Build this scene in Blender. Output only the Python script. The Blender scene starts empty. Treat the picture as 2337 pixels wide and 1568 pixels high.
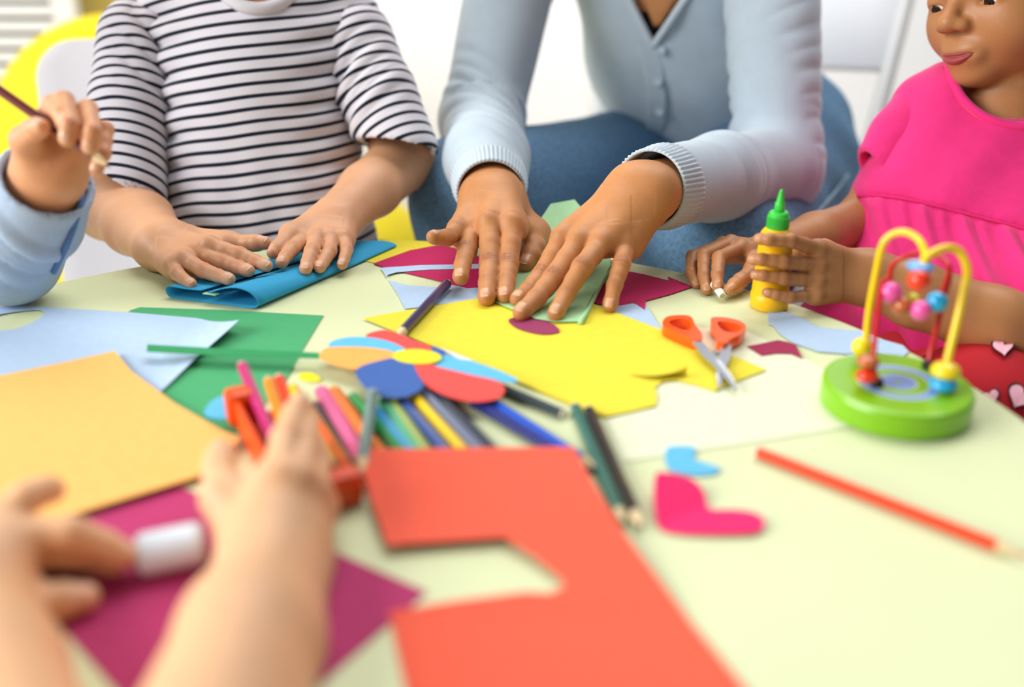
import bpy, bmesh, math, random
import numpy as np
from mathutils import Vector, Matrix

# ------------------------------------------------------------------ camera, world, light
T = 0.52                      # table top height
CAMZ = T + 0.30
PITCH = math.radians(24.0)
F = 2272.0                    # focal length in pixels of the 2337 px wide frame (35 mm)
SC = bpy.context.scene
COL = SC.collection
cam_d = bpy.data.cameras.new('camera'); cam = bpy.data.objects.new('camera', cam_d); COL.objects.link(cam)
cam_d.lens = 35.0; cam_d.sensor_width = 36.0; cam_d.clip_start = 0.02; cam_d.clip_end = 60
cam.location = (0, 0, CAMZ); cam.rotation_euler = (math.pi/2 - PITCH, 0, 0)
cam_d.dof.use_dof = True; cam_d.dof.focus_distance = 0.855; cam_d.dof.aperture_fstop = 2.0
SC.camera = cam
W = bpy.data.worlds.new('world'); SC.world = W; W.use_nodes = True
W.node_tree.nodes['Background'].inputs['Color'].default_value = (0.93, 0.97, 1.0, 1)
W.node_tree.nodes['Background'].inputs['Strength'].default_value = 0.25
def area(name, loc, target, sx, sy, power, color=(1, 1, 1)):
    d = bpy.data.lights.new(name, 'AREA'); d.shape = 'RECTANGLE'; d.size = sx; d.size_y = sy; d.energy = power; d.color = color
    o = bpy.data.objects.new(name, d); COL.objects.link(o); o.location = loc
    o.rotation_euler = (Vector(target) - Vector(loc)).to_track_quat('-Z', 'Y').to_euler()
    return o
area('window_light', (-2.52, -0.15, 1.75), (0.0, 0.6, 0.65), 2.4, 1.6, 150, (1.0, 0.985, 0.97))
area('added_wall_fill', (0.4, 1.75, 2.75), (0.4, 1.85, 0), 2.8, 1.2, 70, (1, 1, 1))  # overhead fill light added to brighten the back wall, not a room fixture
SC.view_settings.view_transform = 'Standard'; SC.view_settings.look = 'None'
SC.view_settings.exposure = -0.20; SC.view_settings.gamma = 1.0; SC.view_settings.use_curve_mapping = False

# ------------------------------------------------------------------ pixel <-> place helpers (frame 2337 x 1568)
CAM = np.array([0, 0, CAMZ]); FW = np.array([0, math.cos(PITCH), -math.sin(PITCH)])
UP = np.array([0, math.sin(PITCH), math.cos(PITCH)]); RT = np.array([1., 0, 0])
def ray(px, py): return FW + (px-1168.5)/F*RT - (py-784)/F*UP
def PZ(px, py, z=0.0):
    d = ray(px, py); return CAM + d*((T+z-CAM[2])/d[2])
def PD(px, py, D): return CAM + ray(px, py)*D
def PL(px, py, prev, L, s=1):
    d = ray(px, py); n = d/np.linalg.norm(d); w = CAM-prev; b = n@w; c = w@w-L*L; q = b*b-c
    t = -b + (s*math.sqrt(q) if q > 0 else 0)
    return CAM + n*t
def nrm(v):
    v = np.asarray(v, float); return v/(np.linalg.norm(v)+1e-12)
A = lambda *v: np.array(v, float)

# ------------------------------------------------------------------ materials
def lin(c):
    if isinstance(c, str): c = [int(c[i:i+2], 16)/255 for i in (1, 3, 5)]
    return tuple(((x/12.92) if x <= 0.04045 else ((x+0.055)/1.055)**2.4) for x in c)
MATS = {}
def mat(name, color, rough=0.6, bump=0.0, bscale=400, var=0.0, vscale=30, spec=0.4, sss=0.0, sssc=(1, .35, .2), metal=0.0, coat=0.0, sheen=0.0, tint=None, emit=None):
    if name in MATS: return MATS[name]
    m = bpy.data.materials.new(name); m.use_nodes = True; nt = m.node_tree; N = nt.nodes; L = nt.links
    b = N['Principled BSDF']; c = lin(color)
    b.inputs['Base Color'].default_value = (*c, 1); b.inputs['Roughness'].default_value = rough
    b.inputs['Specular IOR Level'].default_value = spec; b.inputs['Metallic'].default_value = metal
    b.inputs['Coat Weight'].default_value = coat
    if sheen: b.inputs['Sheen Weight'].default_value = sheen
    if sss:
        b.inputs['Subsurface Weight'].default_value = sss; b.inputs['Subsurface Radius'].default_value = sssc
        b.inputs['Subsurface Scale'].default_value = 0.006
    tc = N.new('ShaderNodeTexCoord')
    out = None
    if var:
        nz = N.new('ShaderNodeTexNoise'); nz.inputs['Scale'].default_value = vscale; nz.inputs['Detail'].default_value = 5
        L.new(tc.outputs['Object'], nz.inputs['Vector'])
        rp = N.new('ShaderNodeValToRGB'); L.new(nz.outputs['Fac'], rp.inputs['Fac'])
        rp.color_ramp.elements[0].position = .3; rp.color_ramp.elements[1].position = .7
        rp.color_ramp.elements[0].color = (*[x*(1-var) for x in c], 1)
        rp.color_ramp.elements[1].color = (*[min(1, x*(1+var)) for x in c], 1)
        out = rp.outputs['Color']
    if tint:
        at = N.new('ShaderNodeAttribute'); at.attribute_name = 'tint'
        mx = N.new('ShaderNodeMix'); mx.data_type = 'RGBA'
        L.new(at.outputs['Fac'], mx.inputs['Factor'])
        if out: L.new(out, mx.inputs['A'])
        else: mx.inputs['A'].default_value = (*c, 1)
        mx.inputs['B'].default_value = (*lin(tint), 1); out = mx.outputs['Result']
    if out: L.new(out, b.inputs['Base Color'])
    if bump:
        nb = N.new('ShaderNodeTexNoise'); nb.inputs['Scale'].default_value = bscale; nb.inputs['Detail'].default_value = 3
        L.new(tc.outputs['Object'], nb.inputs['Vector'])
        bp = N.new('ShaderNodeBump'); bp.inputs['Strength'].default_value = bump; bp.inputs['Distance'].default_value = 0.001
        L.new(nb.outputs['Fac'], bp.inputs['Height']); L.new(bp.outputs['Normal'], b.inputs['Normal'])
    MATS[name] = m; return m
def paper_mat(name, color): return mat('paper_'+name, color, rough=.75, bump=.12, bscale=900, var=.03, vscale=140, spec=.25)

# ------------------------------------------------------------------ object helpers
ORG = {}
def tag(o, label=None, cat=None, group=None, kind=None):
    if label: o['label'] = label
    if cat: o['category'] = cat
    if group: o['group'] = group
    if kind: o['kind'] = kind
    return o
def thing(name, loc, label, cat, group=None, kind=None):
    o = bpy.data.objects.new(name, None); o.empty_display_size = .02; COL.objects.link(o)
    o.location = tuple(loc); ORG[o] = np.array(loc, float)
    return tag(o, label, cat, group, kind)
def obj(name, V, Fc, m, parent=None, label=None, cat=None, group=None, kind=None, smooth=False, attrs=None, mats=None, fmat=None, origin=None):
    V = np.asarray(V, float)
    if parent is not None: org = ORG[parent]
    elif origin is not None: org = np.array(origin, float)
    else: org = np.array([(V[:, 0].min()+V[:, 0].max())/2, (V[:, 1].min()+V[:, 1].max())/2, V[:, 2].min()])
    me = bpy.data.meshes.new(name)
    me.from_pydata((V-org).tolist(), [], [list(map(int, f)) for f in Fc] if not isinstance(Fc, np.ndarray) else Fc.tolist())
    me.update()
    for mm in (mats or [m]): me.materials.append(mm)
    if fmat is not None: me.polygons.foreach_set('material_index', np.asarray(fmat, dtype=np.int32))
    if smooth: me.polygons.foreach_set('use_smooth', np.ones(len(me.polygons), dtype=bool))
    if attrs:
        for k, v in attrs.items():
            a = me.attributes.new(k, 'FLOAT', 'POINT'); a.data.foreach_set('value', np.asarray(v, dtype=np.float32))
    o = bpy.data.objects.new(name, me); COL.objects.link(o)
    ORG[o] = org
    if parent is not None: o.parent = parent
    else: o.location = tuple(org)
    return tag(o, label, cat, group, kind)
def bm_arrays(bm):
    bm.verts.ensure_lookup_table(); bm.verts.index_update()
    V = np.array([v.co[:] for v in bm.verts]); Fc = [[v.index for v in f.verts] for f in bm.faces]
    bm.free(); return V, Fc
def merge(*parts):
    Vs, Fs, n = [], [], 0
    for V, Fc in parts:
        Vs.append(np.asarray(V, float)); Fs += [[i+n for i in f] for f in Fc]; n += len(V)
    return np.concatenate(Vs), Fs
def box(lo, hi, bev=0.0, seg=2):
    bm = bmesh.new(); bmesh.ops.create_cube(bm, size=1)
    lo = Vector(lo); hi = Vector(hi)
    for v in bm.verts: v.co = Vector([(lo[i]+hi[i])/2 + v.co[i]*(hi[i]-lo[i]) for i in range(3)])
    if bev: bmesh.ops.bevel(bm, geom=bm.edges[:], offset=bev, segments=seg, profile=.5, affect='EDGES')
    return bm_arrays(bm)
def xf(VF, M):
    V, Fc = VF; V = np.asarray(V, float); M = np.array(M)
    return V@M[:3, :3].T + M[:3, 3], Fc
def frame(z, hint=(0, 0, 1)):
    z = nrm(z); h = np.asarray(hint, float)
    if abs(z@nrm(h)) > .97: h = A(1, 0, 0)
    x = nrm(np.cross(h, z)); y = np.cross(z, x); return x, y, z
def tube(pts, r, n=12, caps=True, closed=False):
    pts = [np.asarray(p, float) for p in pts]; m = len(pts)
    rs = r if hasattr(r, '__len__') else [r]*m
    V, Fc = [], []; x = None
    for i, p in enumerate(pts):
        if closed: t = nrm(pts[(i+1) % m]-pts[i-1])
        else: t = nrm(pts[min(i+1, m-1)]-pts[max(i-1, 0)])
        if x is None: x, y, _ = frame(t)
        else:
            x = nrm(x - t*(x@t)); y = np.cross(t, x)
        for k in range(n):
            a = 2*math.pi*k/n; V.append(p + rs[i]*(math.cos(a)*x+math.sin(a)*y))
    R = m if closed else m-1
    for i in range(R):
        j = (i+1) % m
        for k in range(n): Fc.append([i*n+k, i*n+(k+1) % n, j*n+(k+1) % n, j*n+k])
    if caps and not closed: Fc += [list(range(n))[::-1], [(m-1)*n+k for k in range(n)]]
    return np.array(V), Fc
def lathe(prof, base, axis=(0, 0, 1), n=40, hint=(0, 1, 0)):
    x, y, z = frame(axis, hint); base = np.asarray(base, float); V, Fc = [], []
    for (r, h) in prof:
        for k in range(n):
            a = 2*math.pi*k/n; V.append(base + z*h + max(r, 1e-5)*(math.cos(a)*x+math.sin(a)*y))
    for i in range(len(prof)-1):
        for k in range(n): Fc.append([i*n+k, i*n+(k+1) % n, (i+1)*n+(k+1) % n, (i+1)*n+k])
    Fc += [list(range(n))[::-1], [(len(prof)-1)*n+k for k in range(n)]]
    return np.array(V), Fc
def chaikin(P, it=2):
    P = [np.asarray(p, float) for p in P]
    for _ in range(it):
        Q = []
        for i in range(len(P)):
            a, b = P[i], P[(i+1) % len(P)]; Q += [a*.75+b*.25, a*.25+b*.75]
        P = Q
    return P
def spline(P, n=12, closed=False):
    P = [np.asarray(p, float) for p in P]; m = len(P); out = []
    R = range(m) if closed else range(m-1)
    for i in R:
        if closed: a, b, c, d = P[i-1], P[i], P[(i+1) % m], P[(i+2) % m]
        else: a, b, c, d = P[max(i-1, 0)], P[i], P[i+1], P[min(i+2, m-1)]
        for k in range(n):
            t = k/n; out.append(.5*((2*b)+(c-a)*t+(2*a-5*b+4*c-d)*t*t+(3*b-a-3*c+d)*t**3))
    if not closed: out.append(P[-1])
    return out
def sheet_mesh(outline, zf, th=.0004, grid=.012, hole=None):
    """outline: list of (x, y) world points; zf(x, y) height above table -> closed thin solid"""
    bm = bmesh.new()
    vs = [bm.verts.new((p[0], p[1], 0)) for p in outline]
    if hole is None:
        bm.faces.new(vs)
    else:
        hs = [bm.verts.new((p[0], p[1], 0)) for p in hole]
        es = [bm.edges.new((l[i], l[(i+1) % len(l)])) for l in (vs, hs) for i in range(len(l))]
        bmesh.ops.triangle_fill(bm, use_beauty=True, use_dissolve=False, edges=es, normal=(0, 0, 1))
    xs = [p[0] for p in outline]; ys = [p[1] for p in outline]
    if grid:
        for ax, lo, hi in ((0, min(xs), max(xs)), (1, min(ys), max(ys))):
            g = lo+grid
            while g < hi:
                co = [0, 0, 0]; no = [0, 0, 0]; co[ax] = g; no[ax] = 1
                bmesh.ops.bisect_plane(bm, geom=bm.verts[:]+bm.edges[:]+bm.faces[:], plane_co=co, plane_no=no, dist=1e-6)
                g += grid
    for f in bm.faces:
        if f.normal.z < 0: f.normal_flip()
    V = np.array([v.co[:] for v in bm.verts]); bm.verts.index_update()
    Fc = [[v.index for v in f.verts] for f in bm.faces]
    Z = np.array([zf(x, y) for x, y in V[:, :2]]) + T
    n = len(V)
    Vt = V.copy(); Vt[:, 2] = Z+th; Vb = V.copy(); Vb[:, 2] = Z
    Fs = Fc + [[i+n for i in f[::-1]] for f in Fc]
    for e in bm.edges:
        if len(e.link_faces) == 1:
            f = e.link_faces[0]; a, b = e.verts[0].index, e.verts[1].index
            idx = [v.index for v in f.verts]; i = idx.index(a)
            if idx[(i+1) % len(idx)] != b: a, b = b, a
            Fs.append([b, a, a+n, b+n])
    bm.free()
    return np.concatenate([Vt, Vb]), Fs
def proj(pxs, zf):
    out = []
    for (px, py) in pxs:
        p = PZ(px, py, 0)
        for _ in range(6): p = PZ(px, py, zf(p[0], p[1]))
        out.append((p[0], p[1]))
    return out
def paper(name, pxs, z, m, label=None, cat='paper', parent=None, smooth=0, th=.0004, grid=.02, hole=None, group=None):
    zf = z if callable(z) else (lambda x, y: z)
    P = chaikin(pxs, smooth) if smooth else pxs
    ol = proj(P, zf); hl = proj(hole, zf) if hole else None
    V, Fc = sheet_mesh(ol, zf, th, grid, hl)
    return obj(name, V, Fc, m, parent, label, cat if parent is None else None, group)
# ------------------------------------------------------------------ the room
WALLY = 2.55
m_wall = mat('wall_white', '#f1f3f7', .8, bump=.05, bscale=200, var=.01)
V, Fc = box((-2.6, WALLY, 0), (2.8, WALLY+.1, 2.9)); obj('wall_back', V, Fc, m_wall, kind='structure')
V, Fc = box((-2.7, -1.6, 0), (-2.6, WALLY+.1, 2.9))
# left wall with a window opening: four pieces round the hole in one mesh
parts = [box((-2.7, -1.6, 0), (-2.6, WALLY, .75)), box((-2.7, -1.6, 2.55), (-2.6, WALLY, 2.9)),
         box((-2.7, -1.6, .75), (-2.6, -1.45, 2.55)), box((-2.7, 1.3, .75), (-2.6, WALLY, 2.55))]
obj('wall_left', *merge(*parts), m_wall, kind='structure')
m_floor = mat('floor_vinyl', '#e3d9c8', .5, bump=.05, bscale=60, var=.05, vscale=9)
V, Fc = box((-2.7, -1.6, -.05), (2.8, WALLY, 0)); obj('floor', V, Fc, m_floor, kind='structure')
m_yw = mat('wall_pale_yellow', '#ead47c', .8, bump=.05, bscale=200)
# pale yellow painted panel of the back wall (left end)
V, Fc = box((-1.95, WALLY-.02, .0), (-.72, WALLY, 2.9)); obj('wall_yellow_panel', V, Fc, m_yw, kind='structure')
V, Fc = box((-.7, WALLY-.012, 0), (2.8, WALLY, .07)); obj('baseboard_back', V, Fc, mat('base_white', '#f2f0ea', .5), kind='structure')

# louvred white shutter in front of the yellow panel
m_sh = mat('shutter_white', '#dcdcdc', .5)
zs = 2.42
def at_y(px, py, Y):
    d = ray(px, py); return CAM + d*((Y-CAM[1])/d[1])
e0 = at_y(165, 20, zs); SHX = e0[0]
sh = thing('louvred_shutter', (SHX-.4, zs, 0.02), 'white louvred shutter with wide horizontal slats at far left', 'shutter')
V, Fc = box((SHX-.04, zs-.02, .02), (SHX+.012, zs+.02, 1.8), .004); obj('stile', V, Fc, m_sh, sh)
V, Fc = box((SHX-.86, zs-.02, .02), (SHX-.81, zs+.02, 1.8), .004); obj('stile', V, Fc, m_sh, sh)
V, Fc = box((SHX-.81, zs-.02, 1.74), (SHX-.04, zs+.02, 1.8), .004); obj('rail', V, Fc, m_sh, sh)
V, Fc = box((SHX-.81, zs-.02, .02), (SHX-.04, zs+.02, .08), .004); obj('rail', V, Fc, m_sh, sh)
z0 = at_y(80, 24, zs)[2]; pitch = (at_y(80, 10, zs)[2]-at_y(80, 185, zs)[2])/5
z = z0
while z > .12: z -= pitch
while z < 1.7:
    V, Fc = box((SHX-.81, -.006, -pitch*.33), (SHX-.04, .006, pitch*.33), .003)
    V = V@np.array(Matrix.Rotation(math.radians(-8), 3, 'X')).T + A(0, zs-.004, z)
    obj('slat', V, Fc, m_sh, sh); z += pitch
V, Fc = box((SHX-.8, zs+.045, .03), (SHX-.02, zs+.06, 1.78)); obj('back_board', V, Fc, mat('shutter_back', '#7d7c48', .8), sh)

# ------------------------------------------------------------------ table
TC = (-0.105, 0.476); TR = 0.44
m_table = mat('table_lime_cream', '#d5dcae', .42, bump=.04, bscale=500, var=.015, vscale=15, spec=.35)
tb = thing('round_table', (TC[0], TC[1], 0), 'low round pale lime craft table covered in paper cuttings', 'table')
prof = [(TR-.004, 0), (TR-.0012, .0012), (TR, .005), (TR, .020), (TR-.003, .0235), (TR-.008, .025)]
V, Fc = lathe([(TR-.02, -.002)]+[(r, h) for r, h in prof], (TC[0], TC[1], T-.025), n=160)
V = np.array(V); obj('table_top', V, Fc, m_table, tb)
V, Fc = lathe([(TR+.0005, .003), (TR+.0016, .004), (TR+.0016, .019), (TR+.0005, .020)], (TC[0], TC[1], T-.0245), n=160)
obj('edge_band', V, Fc, mat('edge_white', '#f0efe6', .4), tb)
for a in (45, 135, 225, 315):
    x = TC[0]+.30*math.cos(math.radians(a)); y = TC[1]+.30*math.sin(math.radians(a))
    V, Fc = lathe([(.018, 0), (.022, .01), (.027, T-.03), (.03, T-.026)], (x, y, 0), n=20); obj('leg', V, Fc, mat('leg_white', '#ecebe6', .4), tb, smooth=True)

# ------------------------------------------------------------------ papers on the table
PM = {k: paper_mat(k, c) for k, c in dict(yellow='#e8d63c', red='#ee5f46', orange='#f0b767', lightblue='#afc6df', skyblue='#62b8e0', green='#48a36c', magenta='#b23569',
      crimson='#b81d58', plum='#97385f', cream='#e3e6c6', navy='#3f63a8', pink='#f0256b', tomato='#f0524c', turquoise='#33a0ce', mint='#abd9a4', peach='#f7ab57', white='#e6e8ea', maroon='#9c2c50', stem='#2f9058', paleyellow='#efe12c').items()}
L0 = .0003
paper('paper_sheet', [(1590, 748), (1690, 752), (1790, 795), (1865, 836), (1955, 900), (1985, 968), (1800, 998), (1420, 1055), (1380, 955), (1400, 800)], L0, PM['cream'], 'pale cream paper sheet under the scissors and yellow sheet')
paper('paper_sheet', [(825, 594), (868, 546), (985, 552), (1085, 575), (1060, 640), (900, 612)], L0, PM['yellow'], 'yellow paper sheet at the far table edge beside the striped shirt')
paper('paper_scrap', [(852, 602), (935, 572), (1005, 559), (1075, 575), (1110, 600), (1120, 655), (1065, 658), (985, 637), (880, 612)], L0*3, PM['crimson'], 'crimson paper scrap under the raised little finger', smooth=0)
paper('paper_strip', [(868, 612), (960, 606), (1105, 603), (1105, 613), (980, 616), (905, 622), (885, 628), (882, 634), (877, 624)], L0*5, PM['lightblue'], 'thin pale blue paper strip lying across crimson scrap')
paper('paper_scrap', [(886, 640), (930, 652), (1000, 656), (1105, 650), (1115, 682), (1000, 696), (925, 706), (905, 668)], L0*2, PM['lightblue'], 'pale blue paper scrap beneath the dark purple pencil')
paper('paper_scrap', [(1345, 690), (1370, 655), (1425, 618), (1470, 627), (1510, 637), (1530, 642), (1524, 632), (1545, 640), (1580, 655), (1530, 672), (1474, 687), (1472, 708), (1448, 692), (1400, 700)], L0*3, PM['crimson'], 'crimson torn paper scrap right of the adult\'s little finger')
paper('paper_scrap', [(1320, 700), (1400, 698), (1440, 692), (1478, 702), (1512, 757), (1420, 722)], L0*2, PM['lightblue'], 'pale blue paper scrap peeking out above yellow sheet')
ys = thing('paper_sheet', PZ(1300, 800, .0012), 'large bright yellow paper sheet with cut edge in table middle', 'paper')
ysz = lambda x, y: L0*5
paper('sheet', [(828, 727), (905, 713), (1000, 697), (1095, 681), (1220, 655), (1330, 685), (1400, 712), (1500, 750), (1600, 790), (1690, 820), (1748, 845), (1700, 863), (1630, 893), (1590, 880), (1545, 869), (1512, 871), (1494, 886), (1500, 905), (1497, 926), (1440, 940), (1385, 951), (1340, 936), (1180, 871), (1073, 824), (927, 766)], ysz, PM['yellow'], parent=ys)
paper('sheet_underlayer', [(1000, 799), (1180, 876), (1340, 942), (1384, 957), (1498, 931), (1490, 900), (1300, 860), (1100, 800)], L0, PM['yellow'], parent=ys)
fa, fb = PZ(1438, 853, .001), PZ(1566, 856, .001); fdir = nrm(fb-fa); fn = A(-fdir[1], fdir[0], 0)
V = []; Fc = []
for i in range(13):
    t = i/12; w = .011*math.sin(math.pi*min(1, .12+t*.8))
    for j in range(6):
        u = j/5; base = fa+(fb-fa)*t - fn*w*u
        V.append(base + A(0, 0, .0012+.006*t*u*u))
for i in range(12):
    for j in range(5): Fc.append([i*6+j, i*6+j+1, (i+1)*6+j+1, (i+1)*6+j])
V = np.array(V); n = len(V); V2 = np.concatenate([V, V+A(0, 0, .0004)]); obj('cut_flap', V2, Fc+[[i+n for i in f[::-1]] for f in Fc], PM['yellow'], ys)
paper('paper_petal', [(1157, 731), (1173, 725), (1215, 727), (1257, 736), (1282, 757), (1262, 763), (1235, 764), (1200, 757), (1174, 747)], L0*8, PM['plum'], 'plum paper petal in front of the green folded paper', smooth=1)
paper('paper_sheet', [(286, 717), (300, 708), (320, 702), (500, 708), (738, 721), (690, 800), (655, 866), (545, 992), (440, 970), (300, 900), (340, 790)], L0, PM['green'], 'green paper sheet under the pale blue sheet')
lbz = lambda x, y: L0*3 + .014*max(0, (x - PZ(440, 740)[0])/.05)**2 * (1 if x > PZ(440, 740)[0] else 0)
paper('paper_sheet', [(-160, 690), (0, 701), (60, 699), (300, 714), (450, 727), (546, 731), (500, 772), (450, 815), (376, 886), (300, 960), (0, 1000), (-160, 960)], lbz, PM['lightblue'], 'large pale blue paper sheet with an oval hole at left', grid=.012,
      hole=chaikin([(-40, 748), (-20, 722), (40, 711), (100, 706), (104, 720), (60, 745), (10, 758)], 2))
paper('paper_sheet', [(180, 1185), (400, 1108), (560, 1172), (750, 1255), (975, 1352), (890, 1425), (700, 1590), (520, 1780), (330, 1650), (140, 1430)], L0, PM['magenta'], 'magenta paper sheet under the blurred nearest hands')
oz = lambda x, y: L0*6 + .010*max(0., min(1., (PZ(300, 1165)[1]+.10-y)/.10))**2*0 + .004
paper('paper_sheet', [(-260, 925), (0, 858), (150, 827), (262, 802), (300, 848), (400, 922), (500, 980), (548, 1002), (470, 1082), (400, 1104), (195, 1166), (-80, 1235), (-260, 1180)], lambda x, y: .0045, PM['orange'], 'large pale orange paper sheet at lower left')
ytop, ybot = PZ(1000, 1027, .01)[1], PZ(1000, 1420, 0)[1]
rz = lambda x, y: .001 + .0095*max(0., min(1., (y-ybot)/(ytop-ybot)))**.8
paper('paper_sheet', [(820, 1027), (1060, 1023), (1308, 1021), (1345, 1090), (1420, 1213), (1560, 1400), (1700, 1572), (1830, 1735), (960, 1735), (925, 1568), (888, 1397), (1040, 1372), (1200, 1352), (1255, 1355), (1288, 1340), (1284, 1322), (1220, 1270), (1150, 1226), (1050, 1233), (884, 1245), (850, 1150), (828, 1070)], rz, PM['red'], 'large coral red paper sheet with a square notch in foreground', grid=.016)
# cut shapes
paper('paper_half_disc', chaikin([(463, 946), (478, 920), (505, 904), (532, 904), (556, 918), (578, 944), (578, 958), (480, 957)], 1), L0*4, PM['skyblue'], 'sky blue paper half disc on the green sheet')
paper('paper_dot', chaikin([(679, 858), (690, 850), (715, 851), (736, 866), (725, 873), (690, 870)], 2), L0*2, PM['paleyellow'], 'small yellow paper dot beside green sheet')
paper('paper_heart', chaikin([(1517, 1032), (1524, 1020), (1555, 1018), (1584, 1020), (1590, 1032), (1578, 1048), (1600, 1055), (1640, 1067), (1646, 1076), (1618, 1086), (1570, 1085), (1530, 1076), (1518, 1055)], 1), L0*3, PM['skyblue'], 'small sky blue paper heart')
h0, h1 = PZ(1505, 1205, 0), PZ(1612, 1160, 0); hd = nrm((h1-h0)[:2]); hn = A(-hd[1], hd[0])
def hz(x, y):
    s = (A(x, y)-h0[:2])@hn; return .001 + (.32*s if s > 0 else -.05*s)
paper('paper_heart', chaikin([(1496, 1083), (1502, 1078), (1540, 1081), (1580, 1093), (1603, 1115), (1613, 1140), (1613, 1157), (1624, 1165), (1660, 1163), (1712, 1167), (1736, 1178), (1747, 1194), (1738, 1209), (1720, 1217), (1600, 1221), (1522, 1216), (1500, 1202), (1492, 1160), (1491, 1110)], 1), hz, PM['pink'], 'hot pink paper heart with a folded crease', grid=.006)
paper('paper_leaf', [(1751, 710), (1777, 707), (1830, 727), (1870, 748), (1970, 757), (2000, 772), (2060, 789), (2074, 803), (2060, 816), (1992, 803), (1930, 808), (1868, 803), (1810, 783), (1779, 762), (1766, 744), (1754, 740)], L0*3, PM['lightblue'], 'pale blue paper leaf behind the bead maze toy')
paper('paper_leaf', [(1930, 806), (1990, 801), (2010, 812), (1985, 826), (1948, 822)], L0, PM['lightblue'], 'small pale blue paper corner tucked beside yellow bead')
paper('paper_scrap', [(1705, 791), (1732, 786), (1775, 777), (1800, 782), (1816, 788), (1832, 819), (1805, 808), (1770, 807), (1738, 812)], lambda x, y: .0012, PM['maroon'], 'maroon crescent paper scrap right of scissors')
paper('paper_scrap', [(2075, 826), (2106, 832), (2112, 826), (2100, 842), (2080, 838)], L0*2, PM['magenta'], 'tiny magenta paper scrap behind bead maze base')
# paper flower with stem
FZ = .0095
zq = lambda X, Y: (700+X/4.494, 740+Y/4.494)
fl = thing('paper_flower', PZ(950, 815, FZ-.0002), 'glued paper flower with six petals, yellow centre and long green stem', 'paper flower')
def petal(name, pts, dz, m, label): paper(name, chaikin([zq(*p) for p in pts], 1), FZ+dz, PM[m], label, parent=fl, grid=0)
petal('petal', [(1275, 228), (1345, 240), (1450, 310), (1400, 330), (1270, 300)], .0, 'navy', 'small navy petal at back')
petal('petal', [(590, 130), (640, 93), (740, 68), (830, 63), (960, 108), (1130, 183), (1280, 228), (1276, 300), (1130, 290), (1000, 275), (880, 220), (700, 160)], .0004, 'tomato', 'red petal at back')
petal('petal', [(212, 240), (245, 180), (400, 138), (580, 133), (750, 153), (900, 198), (1040, 270), (900, 290), (700, 280), (400, 260)], .0008, 'skyblue', 'sky blue petal at back')
petal('petal', [(122, 310), (200, 242), (350, 233), (600, 238), (800, 263), (900, 290), (950, 345), (800, 385), (600, 425), (505, 470), (390, 450), (250, 412), (145, 370)], .0012, 'peach', 'orange petal')
petal('petal', [(1360, 330), (1450, 316), (1560, 366), (1720, 388), (2000, 488), (2210, 592), (2050, 602), (1900, 572), (1650, 532), (1450, 482), (1330, 442), (1270, 400)], .0004, 'skyblue', 'sky blue pointed petal')
petal('petal', [(1080, 400), (1270, 400), (1330, 440), (1500, 478), (1700, 528), (1950, 578), (2025, 640), (2035, 690), (1990, 752), (1880, 792), (1700, 802), (1500, 762), (1350, 702), (1240, 640), (1140, 520)], .0012, 'tomato', 'red petal in front')
petal('petal', [(485, 485), (560, 428), (700, 388), (900, 340), (1060, 400), (1105, 430), (1135, 520), (1215, 632), (1150, 692), (1050, 742), (920, 762), (770, 742), (640, 692), (545, 600)], .0016, 'navy', 'navy blue petal in front')
petal('flower_centre', [(1130+252*math.cos(a), 335+74*math.sin(a)+10*math.cos(a)) for a in np.linspace(0, 2*math.pi, 20)[:-1]], .0022, 'paleyellow', 'yellow centre')
paper('stem', [(336, 787), (500, 796), (726, 806), (745, 812), (726, 819), (500, 812), (335, 803)], FZ, PM['stem'], 'long green paper stem', parent=fl, grid=0)
paper('paper_scrap', [zq(1372, 246), zq(1500, 292), zq(1720, 382), zq(1560, 366), zq(1465, 312)], .006, PM['white'], 'white paper sliver between flower and yellow sheet', grid=0)

# green folded paper pressed by the teacher
gz = lambda x, y: .0022 + .55*max(0, y-.80)**1.5
gf = thing('folded_paper', PZ(1260, 680, .0015), 'mint green folded paper held flat under the adult\'s hands', 'paper')
paper('top_leaf', [(1130, 689), (1160, 655), (1200, 590), (1236, 520), (1256, 506), (1310, 502), (1400, 560), (1392, 608), (1355, 670), (1322, 734), (1270, 735), (1222, 728), (1170, 706)], lambda x, y: gz(x, y)+.0012, PM['mint'], parent=gf, grid=.012)
paper('bottom_leaf', [(1132, 691), (1170, 660), (1236, 560), (1300, 540), (1392, 614), (1357, 674), (1326, 738), (1295, 737), (1225, 730)], lambda x, y: .002, PM['mint'], parent=gf, grid=.02)
a0, a1 = PZ(1290, 735, .003), PZ(1335, 738, .003)
V, Fc = tube([PZ(1326, 736, .0036), PZ(1345, 702, .0036), PZ(1392, 611, .0034)], [.0026, .0018, .001], n=10); obj('folded_edge', V, Fc, PM['mint'], gf, smooth=True)
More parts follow.
